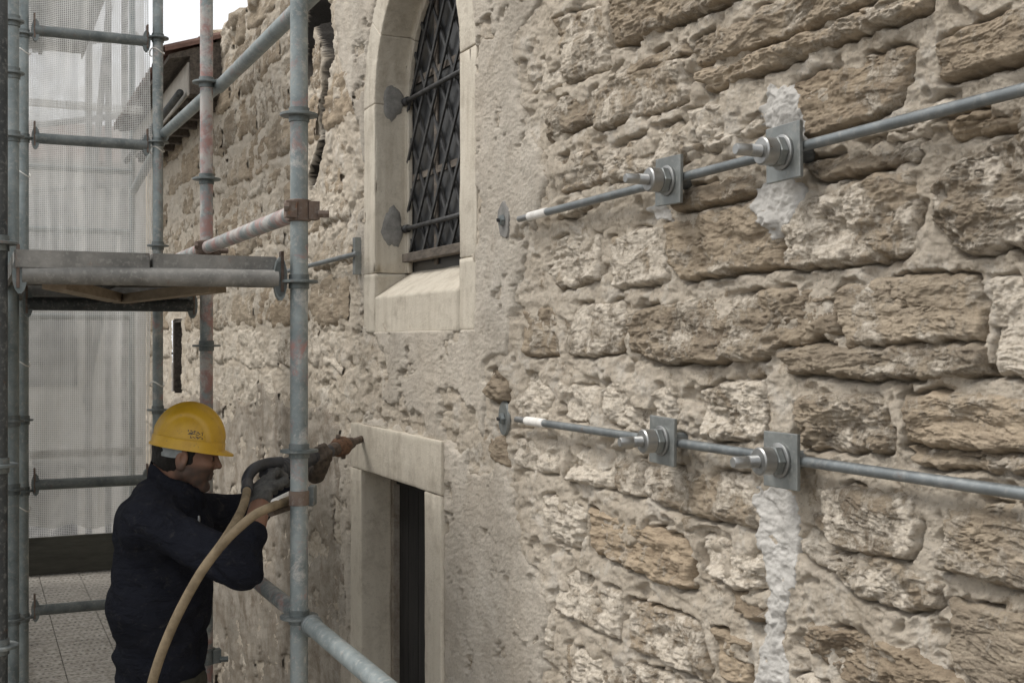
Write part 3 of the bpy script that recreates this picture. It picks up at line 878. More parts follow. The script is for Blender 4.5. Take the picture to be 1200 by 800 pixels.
# mortar bed: one relief sheet, finer near the camera
ucol = np.concatenate([np.arange(172, 356, 1.7), np.arange(356, 396, .55), np.arange(396, 420, 1.7), np.arange(420, 1290, 1.75), np.arange(1290, 2200, 40)])
vrow = np.concatenate([np.arange(-420, -30, 9), np.arange(-30, 832, 1.85), np.arange(832, 1250, 10)])
tU = D / (F_PX * SA + (ucol - 600) * CA)
Yc = tU * (F_PX * CA - (ucol - 600) * SA)
YY = np.repeat(Yc[:, None], len(vrow), 1)
ZZ = tU[:, None] * (400 - vrow)[None, :]
keep_lo, keep_hi = -5.3, 1.80
ZZ = np.clip(ZZ, keep_lo, 1.80 + 0.05 * perlin2(YY * 2.5, YY * 0 + .5, 71) + 0.03 * perlin2(YY * 9, YY * 0 + .5, 72))
HH = mortar_h(YY, ZZ)
osd = open_sd(YY, ZZ)
pa = pl_a_sd(YY, ZZ)
HH = np.where(pa > 0.03, np.minimum(HH, 0.004), HH)
HH = np.where(door_sd(YY, ZZ) > -0.04, np.minimum(HH, 0.006), HH)
# open joints: the bed drops away along parts of the stone edges
for i, s_ in enumerate(stones):
    p = s_['poly']
    lo, hi = p.min(0) - .03, p.max(0) + .03
    c0, c1 = np.searchsorted(-Yc, -hi[0]), np.searchsorted(-Yc, -lo[0])
    if c1 - c0 < 2: continue
    Ys, Zs = YY[c0:c1], ZZ[c0:c1]
    sub = (Zs > lo[1]) & (Zs < hi[1])
    if not sub.any(): continue
    y_, z_ = Ys[sub], Zs[sub]
    sd_ = poly_sd(p, y_ + 0.007 * fbm2(y_ * 26, z_ * 26, 3, i + 100), z_ + 0.006 * fbm2(y_ * 26, z_ * 26, 3, i + 140))
    below = z_ < p[:, 1].mean()
    wj = .007 if s_['near'] else .010
    gq = sstep(-wj * 1.6, -wj * .3, sd_) * sstep(-.25, .30, fbm2(y_ * 8, z_ * 8, 2, i + 60) + np.where(below, .28, -.15))
    blk = HH[c0:c1]
    blk[sub] -= (.034 if s_['near'] else .008) * gq
    # mortar smeared up against the stone elsewhere
    pass
HH = rod_clear(HH, ZZ, YY)
def grid_mesh(name, Y, Z, H, keep, mat, parent, attr=None):
    nx, ny = Y.shape
    I = np.arange(nx * ny).reshape(nx, ny)
    a, b, c, d = I[:-1, :-1], I[1:, :-1], I[1:, 1:], I[:-1, 1:]
    kk = keep
    cell = kk[:-1, :-1] & kk[1:, :-1] & kk[1:, 1:] & kk[:-1, 1:]
    ar = np.abs((Y[1:, :-1] - Y[:-1, :-1]) * (Z[:-1, :-1] - Z[:-1, 1:])) > 1e-9
    Fq = np.stack([a, b, c, d], -1)[cell & ar]
    used, inv = np.unique(Fq, return_inverse=True)
    Fq = inv.reshape(-1, 4)
    V = np.stack([-H.ravel(), Y.ravel(), Z.ravel()], 1)[used]
    # outward (-x) normals
    p = V[Fq[0]]; nn = np.cross(p[1] - p[0], p[2] - p[0])
    if nn[0] > 0: Fq = Fq[:, ::-1].copy()
    o = mk(name, V, Fq, mat, parent)
    if attr is not None:
        at = o.data.attributes.new('crack_shade', 'FLOAT', 'POINT')
        at.data.foreach_set('value', attr.ravel()[used].astype(np.float32))
    return o
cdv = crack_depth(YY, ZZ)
crack_shade = sstep(.0, .06, cdv) * np.maximum(np.maximum(sstep(.98, .88, ZZ), sstep(1.12, 1.26, ZZ)), .8)  # shadow of the cracks, put into the mortar colour
wall = grid_mesh('wall', YY, ZZ, HH, osd < 0.035, M['mortar'], bld, crack_shade)
wall['label'] = 'pale lime mortar bed of the rubble wall'

# stones
for i, s in enumerate(stones):
    p = s['poly']; lo = p.min(0) - 0.02; hi = p.max(0) + 0.02
    ymid = (lo[0] + hi[0]) / 2
    uu = 0
    # pixel size of the wall there
    t = ymid / 1400.0
    dz = t * 1.35 * (1.0 if s['near'] else 1.35); dy = dz * (1 + ymid * 0.55)
    if not s['near']: dy = min(dy, 0.022); dz = max(dz, 0.007)
    ny_ = max(6, int((hi[0] - lo[0]) / dy)); nz_ = max(6, int((hi[1] - lo[1]) / dz))
    Y, Z = np.meshgrid(np.linspace(lo[0], hi[0], ny_), np.linspace(lo[1], hi[1], nz_), indexing='ij')
    H, sd_ = stone_h(s, i, Y, Z)
    o = grid_mesh('stone', Y, Z, H, (sd_ > -0.010) & ((crack_depth(Y, Z) < .2) if not s['near'] else True), M['stone'], wall)
    o['tone'] = float(s['tone']); o['cover'] = float(s['cover'])

def comp_h(Y, Z):
    """outermost face of mortar and stones"""
    H = mortar_h(Y, Z)
    for i, s in enumerate(stones):
        if not s['near']: continue
        p = s['poly']
        if p[:, 0].max() < Y.min() or p[:, 0].min() > Y.max() or p[:, 1].max() < Z.min() or p[:, 1].min() > Z.max(): continue
        h, sd_ = stone_h(s, i, Y, Z)
        H = np.where(sd_ > -0.01, np.maximum(H, h), H)
    return H

# plaster coats
def plaster(name, poly_fn, u0, u1, v0, v1, du, dv, hfun, mat, edge):
    us = np.arange(u0, u1, du); vs = np.arange(v0, v1, dv)
    t = D / (F_PX * SA + (us - 600) * CA)
    Y = np.repeat((t * (F_PX * CA - (us - 600) * SA))[:, None], len(vs), 1); Z = np.clip(t[:, None] * (400 - vs)[None], -5.3, 1.80)
    sd_ = poly_fn(Y, Z)
    H = hfun(Y, Z) * 1.0
    H = np.where(sd_ < edge, H - (H + 0.02) * (1 - sstep(-0.004, edge, sd_)) ** 2, H)
    od = sstep(.001, .010, open_sd(Y, Z))
    H = H * (1 - od) + .004 * od
    return grid_mesh(name, Y, Z, H, (sd_ > -0.012) & (open_sd(Y, Z) < 0.03) & (crack_depth(Y, Z) < .25), mat, wall)
def ha(Y, Z):
    wy = Y + 0.01 * perlin2(Y * 20, Z * 20, 81)
    return 0.019 + 0.003 * fbm2(Y * 3, Z * 4, 4, 82) + 0.0017 * fbm2(wy * 75, Z * 100, 3, 83, .75) + 0.0006 * ridged2(wy * 60, Z * 75, 2, 84) + .0022 * fbm2(wy * 16, Z * 20, 4, 87, .6)
def hb(Y, Z):
    return 0.017 + 0.007 * fbm2(Y * 3, Z * 4, 6, 85, .62) + 0.004 * fbm2(Y * 9, Z * 16, 5, 86, .65)
plaster('plaster_coat', pl_a_sd, 388, 668, -60, 840, 1.5, 1.6, ha, M['plaster'], 0.045)['label'] = 'stippled cream plaster left round the window'
plaster('plaster_coat', pl_b_sd, 178, 416, 420, 860, 2.0, 2.4, hb, M['plaster_low'], 0.02)['label'] = 'streaked thin lime coat low on the wall'

# white lime smears round the anchors
for px in ([(908,104),(925,97),(945,115),(958,150),(946,166),(915,160),(900,150),(896,125)],
           [(893,216),(915,208),(942,206),(953,235),(936,260),(914,288),(904,265),(890,238)],
           [(890,572),(915,566),(940,573),(946,610),(936,690),(924,740),(932,790),(932,860),(884,860),(888,800),(902,740),(906,680),(892,620)],
           [(760,240),(780,236),(796,244),(790,262),(772,256)]):
    p = wall_poly(px); lo = p.min(0) - .02; hi = p.max(0) + .02
    Y, Z = np.meshgrid(np.arange(lo[0], hi[0], .0032), np.arange(lo[1], hi[1], .0024), indexing='ij')
    sd_ = poly_sd(p, Y + 0.014 * fbm2(Y * 22, Z * 22, 4, 95), Z + 0.014 * fbm2(Y * 22, Z * 22, 4, 96))
    base = comp_h(Y, Z)
    sm = 0.012 + 0.004 * fbm2(Y * 12, Z * 14, 3, 97)
    H = np.where(base > sm, (.6 * base + .4 * sm), .3 * base + .7 * sm) + 0.003 * fbm2(Y * 16, Z * 22, 4, 98, .6)
    sd_ = np.minimum(sd_, .02 * (.75 + fbm2(Y * 20, Z * 26, 4, 99)) + .004)
    H = np.where((base > H) & (sd_ < .0035), base - .002, np.maximum(H, base + .0012))
    H = np.where(sd_ < 0.004, H - 0.024 * sstep(0.004, -0.008, sd_), H)
    grid_mesh('lime_smear', Y, Z, rod_clear(H, Z, Y), sd_ > -0.008, M['smear'], wall)

# wall core and ragged top
MB().box((0.42, 0.2, -5.3), (0.95, 10.3, 1.70)).build('wall_core', M['mortar'], wall)
rr = random.Random(5)
y = 4.6
while y < 7.3 or y < 10.2:
    L = rr.uniform(.14, .34); hgt = rr.uniform(.06, .16)
    nn_ = 9
    V = []; F = []
    c = np.array([0.16 + rr.uniform(-.03, .03), y + L/2, 1.80 + hgt * .2])
    for a in range(nn_):
        th = pi * a / (nn_ - 1)
        for b_ in range(12):
            ph = 2 * pi * b_ / 12
            d_ = np.array([sin(th) * cos(ph), sin(th) * sin(ph), cos(th)])
            d_ = np.sign(d_) * np.abs(d_) ** 0.6
            k = 1 + 0.22 * float(perlin3(np.array(d_[0]*1.7+y*3), np.array(d_[1]*1.7), np.array(d_[2]*1.7)))
            V.append(c + d_ * np.array([.19, L * .52, hgt * .75]) * k)
    for a in range(nn_-1):
        for b_ in range(12):
            F.append((a*12+b_, (a+1)*12+b_, (a+1)*12+(b_+1) % 12, a*12+(b_+1) % 12))
    o = mk('coping_stone', V, F, M['stone'], wall, smooth=True)
    o['tone'] = rr.uniform(.1, .6); o['cover'] = rr.uniform(0, .4)
    y += L * .93

# ------------------------------------------------------------------ arched window
FH = 0.013                                  # frame face, metres proud of the wall plane
glassV = [(0.24, YC - 0.41, 0.2), (0.24, YC + 0.41, 0.2)]
win = MB().add([(0.1275, YC + 0.44*cos(a), ZSP + 0.44*sin(a)) for a in np.linspace(0, pi, 25)] + [(0.1275, YC-0.44, 0.18), (0.1275, YC+0.44, 0.18)],
               [tuple(range(27))[::-1]]).build('arched_window', M['glass'], bld, label='tall arched window with dark glass behind an iron lattice')
# profile of the surround: (outward h, inward offset from outer edge)
PROF = [(0.0 - 0.06, 0.0), (FH, 0.0), (FH, RO - RI), (-0.107, RO - RI + 0.002), (-0.107, RO - RI + 0.028), (-0.126, RO - RI + 0.028), (-0.126, 0.0)]
def prof_sweep(frames, name, label=None, tone=0.0):
    V = []; F = []; k = len(PROF)
    for (c, dirv) in frames:
        for (h, o_) in PROF:
            V.append((-h, c[0] + dirv[0] * (RO - o_), c[1] + dirv[1] * (RO - o_)))
    m = len(frames)
    for i in range(m - 1):
        for j in range(k):
            F.append((i*k+j, i*k+(j+1) % k, (i+1)*k+(j+1) % k, (i+1)*k+j))
    F.append(tuple(range(k))[::-1]); F.append(tuple((m-1)*k+j for j in range(k)))
    o = mk(name, V, F, M['ashlar'], win, smooth=False, bevel=0.004, label=label)
    import bmesh
    bm = bmesh.new(); bm.from_mesh(o.data); bmesh.ops.recalc_face_normals(bm, faces=bm.faces); bm.to_mesh(o.data); bm.free()
    o['tone'] = tone
    return wear(o)
def add_relief(o, amp=0.0):
    return o
g = 0.0012
for sgn in (-1, 1):
    prof_sweep([((YC, W_JOINT + g), (sgn, 0)), ((YC, ZSP - g), (sgn, 0))], 'jamb_block', tone=0.2)
angs = [0, 34, 72, 108, 146, 180]
for a0, a1 in zip(angs[:-1], angs[1:]):
    fr = [((YC, ZSP), (cos(a), sin(a))) for a in np.linspace(radians(a0) + .002, radians(a1) - .002, 14)]
    prof_sweep(fr, 'arch_stone', tone=rr.uniform(0, .35))
# sill block with sloping top and stub jambs
sill = MB()
yl, yr = YC + RO, YC - RO
pl = [(-FH, W_BOT), (-FH, W_SILL), (0.147, 0.268), (0.30, 0.268), (0.30, W_BOT)]
ya, yb = YC - RI, YC + RI
V = [(x, ya, z) for x, z in pl] + [(x, yb, z) for x, z in pl]
sill.add(V, [(0,1,2,3,4), (9,8,7,6,5)] + [(i, i+5, (i+1) % 5 + 5, (i+1) % 5) for i in range(5)])
for y0_, y1_ in ((yr, ya - 0.0), (yb + 0.0, yl)):
    sill.box((-FH, y0_, W_BOT), (0.30, y1_, W_JOINT - g))
o = sill.build('sill_block', M['ashlar'], win, label='sloping stone sill with pale run-off stains'); o['tone'] = 0.45; wear(o)
# lattice grille of thin flat bars
gx = 0.1145; zb, zt = 0.31, ZSP
def inside_win(y, z):
    if z < zb: return False
    w = RI - 0.012
    return abs(y - YC) < w if z < ZSP else math.hypot(y - YC, z - ZSP) < w
cw, ch = 0.140, 0.185
for sgn in (-1, 1):
    for k in range(-17, 19):
        y0_ = YC + k * cw + 0.02
        pts = []
        for q in np.linspace(-0.2, 1.6, 240):
            y_ = y0_ + sgn * (q - 0.8) * cw / ch; z_ = q
            if inside_win(y_, z_): pts.append((y_, z_))
        if len(pts) < 5: continue
        a, b_ = pts[0], pts[-1]
        x_ = gx + sgn * 0.0045
        d_ = np.array([0, b_[0]-a[0], b_[1]-a[1]]); L = np.linalg.norm(d_); d_ /= L
        nrm = np.cross(d_, [1, 0, 0])
        nseg = max(2, int(L / 0.05)); mb = MB()
        c = (np.array([x_, a[0], a[1]]) + np.array([x_, b_[0], b_[1]])) / 2
        mb.obox(c, [1, 0, 0], nrm, d_, 0.007, 0.0135, L)
        mb.build('lattice_bar', M['iron'], win)
for z_ in (0.885, 0.415):
    MB().tube((gx - 0.012, YC - RI - 0.02, z_), (gx - 0.012, YC + RI + 0.03, z_), 0.0085, 10).build('cross_bar', M['iron'], win, smooth=True)
    MB().tube((gx - 0.012, YC + RI - 0.035, z_), (gx - 0.012, YC + RI + 0.01, z_), 0.015, 12).build('bar_end', M['iron'], win, smooth=True)
    # grey cement patch on the left reveal
    c = np.array([0.056, YC + RI - 0.002, z_ + 0.004]); V = [c + [0, -.006, 0]]; nn_ = 30; F = []
    for ring in (0.55, 0.85, 1.0):
        for q in range(nn_):
            a = 2*pi*q/nn_
            r = 1 + 0.10*sin(3*a + z_*9) + 0.05*sin(7*a + 1 + z_ * 20) + .04*sin(13*a+z_*5)
            V.append(c + np.array([0.042*cos(a)*r*ring, {0.55: -.0055, 0.85: -.004, 1.0: .003}[ring], 0.078*sin(a)*r*ring]))
    for q in range(nn_):
        F.append((0, 1+q, 1+(q+1) % nn_))
        for rg in (0, 1):
            F.append((1+rg*nn_+q, 1+(rg+1)*nn_+q, 1+(rg+1)*nn_+(q+1) % nn_, 1+rg*nn_+(q+1) % nn_))
    mk('cement_patch', V, F, M['grey_mortar'], win)
MB().obox((0.10, YC, 0.305), [1,0,0], [0,1,0], [0,0,1], 0.035, 2*RI - 0.055, 0.032).build('bottom_rail', M['wood_dark'], win, bevel=0.003)
for y_ in (YC - 0.15, YC + 0.14):
    MB().box((0.120, y_ - 0.016, 0.27), (0.1255, y_ + 0.016, 1.24)).build('mullion', M['wood_dark'], win)
for z_ in (0.6, 0.95):
    MB().box((0.121, YC - 0.385, z_ - .012), (0.1245, YC + 0.385, z_ + .012)).build('glazing_bar', M['wood_dark'], win)

# ------------------------------------------------------------------ doorway
DE = 0.03
door = MB().box((0.122, D_Y0 + 0.05, -2.6), (0.15, D_Y1 - 0.05, D_LB + 0.05)).build('doorway', M['door'], bld, label='narrow dark doorway in a pale dressed stone surround')
def ablock(name, lo, hi, tone, nb=None):
    o = MB().box(lo, hi).build(name, M['ashlar'], door, bevel=0.004); o['tone'] = tone; return wear(o)
ablock('lintel', (-DE, D_Y0, D_LB + g), (0.12, D_Y1, D_TOP), 0.45)
zs = [(-1.35, D_LB - g), (-2.6, -1.352)]
for z0, z1 in zs:
    ablock('jamb_block', (-DE, D_Y0, z0), (0.0885, D_Y0 + DJ + 0.007, z1), 0.6)
    ablock('jamb_block', (-DE, D_Y1 - DJ, z0), (0.0885, D_Y1, z1), 0.55)
MB().box((0.0885, D_Y1 - DJ - 0.03, -2.6), (0.121, D_Y1 - DJ + 0.03, D_LB - g)).build('door_frame', M['plaster_low'], door)
MB().box((0.0885, D_Y0 + 0.05, -2.6), (0.121, D_Y0 + DJ + 0.03, D_LB - g)).build('door_frame', M['plaster_low'], door)
MB().box((0.098, D_Y0 + DJ + 0.03, D_LB - 0.055), (0.1215, D_Y1 - DJ - 0.03, D_LB - 0.002)).build('head_rail', M['door'], door, bevel=.002)
y0_ = D_Y0 + DJ + 0.032; wpl = (D_Y1 - DJ - 0.03 - y0_) / 6
for k in range(6):
    MB().box((0.110, y0_ + k*wpl + .002, -2.6), (0.1215, y0_ + (k+1)*wpl - .002, D_LB - 0.057)).build('plank', M['door'], door, bevel=.002)

# small dark opening far along the wall
o2 = MB().box((0.16, W2[0], W2[2]), (0.18, W2[1], W2[3])).build('small_window', M['void'], bld, label='small dark boarded opening far along the wall')
for a, b_ in (((0.0, W2[0]-.01, W2[2]), (0.16, W2[0]+.05, W2[3])), ((0.0, W2[1]-.05, W2[2]), (0.16, W2[1]+.01, W2[3])),
              ((0.0, W2[0]+.05, W2[3]-.05), (0.16, W2[1]-.05, W2[3]))):
    MB().box(a, b_).build('frame_board', M['wood_dark'], o2)
MB().box((0.08, 8.88, W2[2]), (0.11, 8.93, W2[3]-.05)).build('mullion', M['timber'], o2)

# eave of the lower roof beyond
EY0, EY1 = 7.2, 9.9
roof = MB()
V = [(x, y, z) for y in (EY0, EY1) for x, z in ((-0.19, 1.46), (-0.19, 1.68), (-0.31, 1.655), (-0.31, 1.68), (0.30, 1.90), (0.30, 1.46))]
roof = MB().add(V, [(0,1,2,3,4,5)[::-1], (6,7,8,9,10,11)] + [(i, (i+1) % 6, (i+1) % 6 + 6, i+6) for i in range(6)]).build(
    'roof', M['wood_dark'], bld, label='dark tiled eave sticking out far along the wall')
MB().box((-0.20, EY0 + .03, 1.455), (-0.1905, EY1, 1.65)).build('fascia', M['fascia'], roof)
k = 0; y = EY0 - 0.03
while y < EY1:
    for r in range(3):
        x0 = -0.335 + r * 0.2
        V = []; F = []
        for xx, zz in ((x0, 1.70 + r * .07), (x0 + .23, 1.775 + r * .07)):
            for q in range(7):
                a = pi * q / 6
                for rad in (0.075, 0.062):
                    V.append((xx, y + .08 - cos(a) * rad, zz + sin(a) * rad * .7 - 0.01))
        for q in range(6):
            for s_ in (0, 1):
                A = q*2+s_; B = A+2
                F.append((A, B, B+14, A+14) if s_ == 0 else (A, A+14, B+14, B))
            F.append((q*2, q*2+1, q*2+3, q*2+2))
        mk('tile', V, F, M['tile'], roof, smooth=False)
    y += 0.16
MB().sweep(catmull([(-0.24, EY0 + .05, 1.47), (-0.25, 8.0, 1.445), (-0.25, EY1, 1.43)]), 0.022, 10).build('gutter', M['dark_pole'], roof, smooth=True)
for k in range(8):
    yy = EY0 + .15 + k * .33
    MB().box((-0.18, yy, 1.40), (0.02, yy + .07, 1.458)).build('rafter_end', M['wood_dark'], roof)

# ------------------------------------------------------------------ tie rods and anchors
def tie_rod(u0, v0, u1, v1, y_end, h, label, tape=True):
    a = WP(u0, v0, h); b_ = WP(u1, v1, h)
    s = (b_[2] - a[2]) / (b_[1] - a[1])
    e = np.array([-h, y_end, a[2] + s * (y_end - a[1])])
    t = thing('tie_rod', tuple(a), label, 'steel rod')
    d_ = (e - a) / np.linalg.norm(e - a)
    st = 0.0
    if tape:
        auto_smooth(MB().lathe(a, d_, [(0, .004), (.004, .0085), (.075, .0085)], 18).build('rod_tip', M['zinc'], t))
        auto_smooth(MB().lathe(a + d_*.065, d_, [(0, .009), (.002, .0115), (.105, .0115), (.107, .009)], 18).build('tape_wrap', M['tape'], t))
        st = .16
    auto_smooth(MB().lathe(a + d_*st, d_, [(0, .0095), (np.linalg.norm(e-a)-st, .0095)], 18).build('rod', M['rod'], t))
    return t
tie_rod(608, 257, 1200, 105, 0.25, .041, 'upper steel tie rod with a white taped tip running along the stone wall')
tie_rod(605, 491, 1200, 578, 0.25, .041, 'lower steel tie rod with a white taped tip running along the stone wall')
t = tie_rod(419, 297, 352, 314, WP(338, 317, .06)[1], .06, 'short thin tie rod fixed to the rubble left of the arched window', tape=False)
MB().obox(WP(419, 300, .03), [1,0,0], [0,1,0], [0,0,1], .03, .03, .14).build('fixing_plate', M['zinc_dull'], t, bevel=.002)

def anchor(u, v, label, ang):
    c = WP(u, v, .055)
    t = thing('anchor_plate', tuple(c), label, 'anchor plate', 'square anchor plates on the tie rods')
    ca, sa = cos(ang), sin(ang)
    ay = np.array([0, ca, sa]); az = np.array([0, -sa, ca])
    MB().obox(c, [1,0,0], ay, az, .008, .096, .098).build('plate', M['zinc_dull'], t, bevel=.0015)
    MB().tube(c + [.003, 0, 0], (0.0, c[1], c[2]), .016, 14).build('anchor_bar', M['rod'], t)
    o = c + np.array([-.0045, 0, 0]); d_ = np.array([-1.0, 0.02, 0])
    auto_smooth(MB().lathe(o, d_, [(0, .031), (.0035, .031), (.0045, .0295)], 36).build('washer', M['zinc'], t))
    auto_smooth(MB().lathe(o + [-.005, 0, 0], d_, [(0, .025), (.001, .0275), (.013, .0275), (.015, .025)], 6).build('hex_nut', M['zinc_dull'], t), 20)
    auto_smooth(MB().lathe(o + [-.0205, 0, 0], d_, [(0, .0225), (.001, .0245), (.023, .0245), (.0255, .022), (.0258, .0135)], 36).build('collar', M['zinc'], t))
    prof = [(0, .0112)]
    for k in range(8): prof += [(.002 + k*.003, .0112), (.0035 + k*.003, .0102)]
    prof += [(.028, .0106), (.052, .0103), (.0545, .0085)]
    auto_smooth(MB().lathe(o + [-.043, 0, 0], d_, prof, 24).build('stud', M['zinc'], t), 50)
    return t
anchor(784, 212, 'anchor plate on the upper rod nearer the arched window', 0.02)
anchor(919, 179, 'anchor plate on the upper rod beside the white lime smear', -0.02)
anchor(777, 516, 'anchor plate on the lower rod nearer the doorway', 0.03)
anchor(916, 539, 'anchor plate on the lower rod above the long white smear', 0.0)
def disc_anchor(u, v, label, metal):
    c = WP(u, v, .016 if metal else .020)
    t = thing('wall_washer', tuple(c), label, 'washer')
    V = [c + [-.004, 0, 0]]; F = []; nn_ = 32
    for ring, dx in ((.93, -.004), (1.0, .003)):
        for q in range(nn_):
            a = 2*pi*q/nn_
            r = (.046 if metal else .050) * ring * (1 + (0.0 if metal else .10*sin(2*a+.5) + .07*sin(5*a)))
            V.append(c + np.array([dx, r*cos(a)*.74, r*sin(a)*1.08]))
    for q in range(nn_):
        F.append((0, 1+(q+1) % nn_, 1+q)); F.append((1+q, 1+(q+1) % nn_, 1+nn_+(q+1) % nn_, 1+nn_+q))
    auto_smooth(mk('disc', V, F, M['zinc_dull'] if metal else M['grey_mortar'], t))
    auto_smooth(MB().lathe(c + [-.004, 0, 0], (-1, .1, -.1), [(0, .017), (.009, .015), (.011, .009)], 6).build('nut', M['ring'], t))
    auto_smooth(MB().lathe(c + [-.012, 0, 0], (-1, .1, -.1), [(0, .006), (.010, .005)], 12).build('bolt', M['iron'], t))
disc_anchor(591, 258, 'grey cement washer with a dark bolt beside the arched window', False)
disc_anchor(591, 490, 'grey steel disc washer with a bolt at the start of the lower rod', True)

# ------------------------------------------------------------------ scaffolding
sc = thing('scaffolding', (-0.9, 5, -5.2), 'galvanised ring scaffolding with ledgers and decks along the stone wall', 'scaffolding')
R = 0.0242
XI, XO = -0.54, -1.225
BAYS = [3.25, 4.58, 5.78, 8.2, 10.3]
PIN = {3.25: P(350.5, 400, 3.27)[:2], 4.58: P(242, 400, 4.5)[:2], 5.78: P(185, 400, 5.6)[:2]}
POUT = {3.25: P(-3, 400, 3.0)[:2], 4.58: P(14, 400, 4.23)[:2], 5.78: P(27, 400, 5.36)[:2]}
for y in BAYS[3:]:
    PIN[y] = np.array([-.16, y]); POUT[y] = np.array([-1.20, y])
def tube_part(p0, p1, name='tube', mat=None, paint=0.0, r=R, n=20):
    o = MB().tube(p0, p1, r, n).build(name, mat or M['pole'], sc)
    auto_smooth(o); o['paint'] = float(paint); return o
paints = {('i', 3.25): .62, ('i', 4.58): .95, ('i', 5.78): .6}
for y in BAYS:
    for tag_, pt in (('i', PIN[y]), ('o', POUT[y])):
        if y == 8.2 and tag_ == 'i': continue
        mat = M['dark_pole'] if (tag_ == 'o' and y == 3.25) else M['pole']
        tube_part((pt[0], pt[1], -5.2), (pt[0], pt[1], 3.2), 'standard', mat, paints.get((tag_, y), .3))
def rosette(x, y, z, mat='ring', r=.052, th=.008):
    mb = MB().lathe((x, y, z - th/2), (0,0,1), [(0, r*.96), (.001, r), (th-.001, r), (th, r*.96)], 28)
    mb.lathe((x, y, z - .02), (0,0,1), [(0, R+.001), (.001, R+.004), (.039, R+.004), (.04, R+.001)], 20)
    auto_smooth(mb.build('rosette', M[mat], sc))
def zpx(v, d): return (400 - v) / F_PX * d
for v in (135, 330, 528, 722): rosette(*PIN[3.25], zpx(v, 3.27))
for v in (97, 210, 405, 640): rosette(*PIN[4.58], zpx(v, 4.5))
for v in (45, 167, 288, 480): rosette(*PIN[5.78], zpx(v, 5.6), r=.05)
for v in (25, 86, 160, 493, 573, 725): rosette(*POUT[4.58], zpx(v, 4.23), r=.042)
for v in (40, 162, 492, 575, 723): rosette(*POUT[5.78], zpx(v, 5.36), r=.044)
for v in (285, 545, 757): rosette(*POUT[3.25], zpx(v, 3.0), r=.05)
for y in BAYS[3:]:
    for z in (-1.9, -.9, .1, 1.1, 2.1): rosette(*POUT[y], z)
def wedge(x, y, z, dx, dy, h=.10):
    """ledger head gripping a rosette"""
    n_ = np.array([dx, dy, 0.0]); n_ /= np.linalg.norm(n_); s_ = np.array([-n_[1], n_[0], 0])
    c = np.array([x, y, z]) + n_ * .052
    V = []; F = []
    k = 14
    for off in (-.013, .013):
        for q in range(k):
            a = 2*pi*q/k
            V.append(c + n_*(.018*cos(a)) + np.array([0,0,1])*h/2*sin(a) + s_*off)
    F = [tuple(range(k))[::-1], tuple(range(k, 2*k))] + [(q, (q+1) % k, k+(q+1) % k, k+q) for q in range(k)]
    auto_smooth(mk('ledger_head', V, F, M['ring'], sc, smooth=False))
    MB().obox(c + n_*(-.004) + np.array([0,0,.02]), n_, s_, [0,0,1], .008, .034, .11).build('wedge_pin', M['rusty'], sc, bevel=.001)
def ledger(p, q, z0, z1=None, paint=0.0, heads=(1, 1), gap=.05, mat=None, name='ledger'):
    z1 = z0 if z1 is None else z1
    p = np.array([p[0], p[1], z0]); q = np.array([q[0], q[1], z1])
    d_ = (q - p) / np.linalg.norm(q - p)
    tube_part(p + d_*gap*heads[0], q - d_*gap*heads[1], name, mat, paint)
    if heads[0]: wedge(*p, d_[0], d_[1])
    if heads[1]: wedge(*q, -d_[0], -d_[1])
# ledgers parallel to the wall (inner row)
p0, p1, p2 = PIN[3.25], PIN[4.58], PIN[5.78]
near = p0 + (p0 - p1) * 1.6
zl = zpx(728, 3.27)
tube_part((near[0], near[1], zl), (p0[0] + .02, p0[1] - .05, zl), 'ledger', None, .15, r=.0245)
tube_part((p0[0] + .02, p0[1] + .05, zl), (p2[0] + .02, p2[1], zl), 'ledger', None, .75)
auto_smooth(MB().lathe((p0[0]+.02, p0[1]-.055, zl), (p0-p1)[0:2].tolist() + [0], [(0, .030), (.012, .030), (.014, .027)], 22).build('ledger_collar', M['ring'], sc))
zm = .352
tube_part((p0[0]+.0, p0[1]+.05, zpx(248, 3.27)), (p2[0], p2[1] - .05, .35), 'ledger', None, .95)
tube_part((p2[0], p2[1] + .05, .35), (-.40, 8.0, .35), 'ledger', None, .5)
zt_ = .965
tube_part((near[0] + .05, near[1], zt_), (p1[0] + .05, p1[1] + .02, zt_), 'ledger', None, .5)
tube_part((p1[0] + .05, p1[1] + .03, zt_ + .01), (p2[0] + .03, p2[1], zt_ + .01), 'ledger', None, .3)
tube_part((p2[0] + .03, p2[1] + .03, zt_), (-.42, 8.0, zt_), 'ledger', None, .3)
def coupler(x, y, z, mat='rusty'):
    mb = MB().lathe((x, y, z - .03), (0,0,1), [(0, R+.003), (.002, R+.008), (.058, R+.008), (.06, R+.003)], 20)
    mb.obox((x - .03, y - .025, z), [1,0,0], [0,1,0], [0,0,1], .03, .03, .045)
    mb.obox((x + .035, y - .01, z), [1,0,0], [0,1,0], [0,0,1], .03, .04, .05)
    mb.lathe((x - .05, y - .035, z + .005), (1, -.2, 0), [(0, .012), (.014, .012)], 6)
    mb.lathe((x + .045, y - .03, z - .01), (1, -.3, 0), [(0, .011), (.03, .011)], 6)
    mb.build('coupler', M[mat], sc, bevel=.001)
coupler(*p0, zpx(247, 3.27)); coupler(*p1, zpx(291, 4.5)); coupler(*p1, zpx(768, 4.5), 'ring')
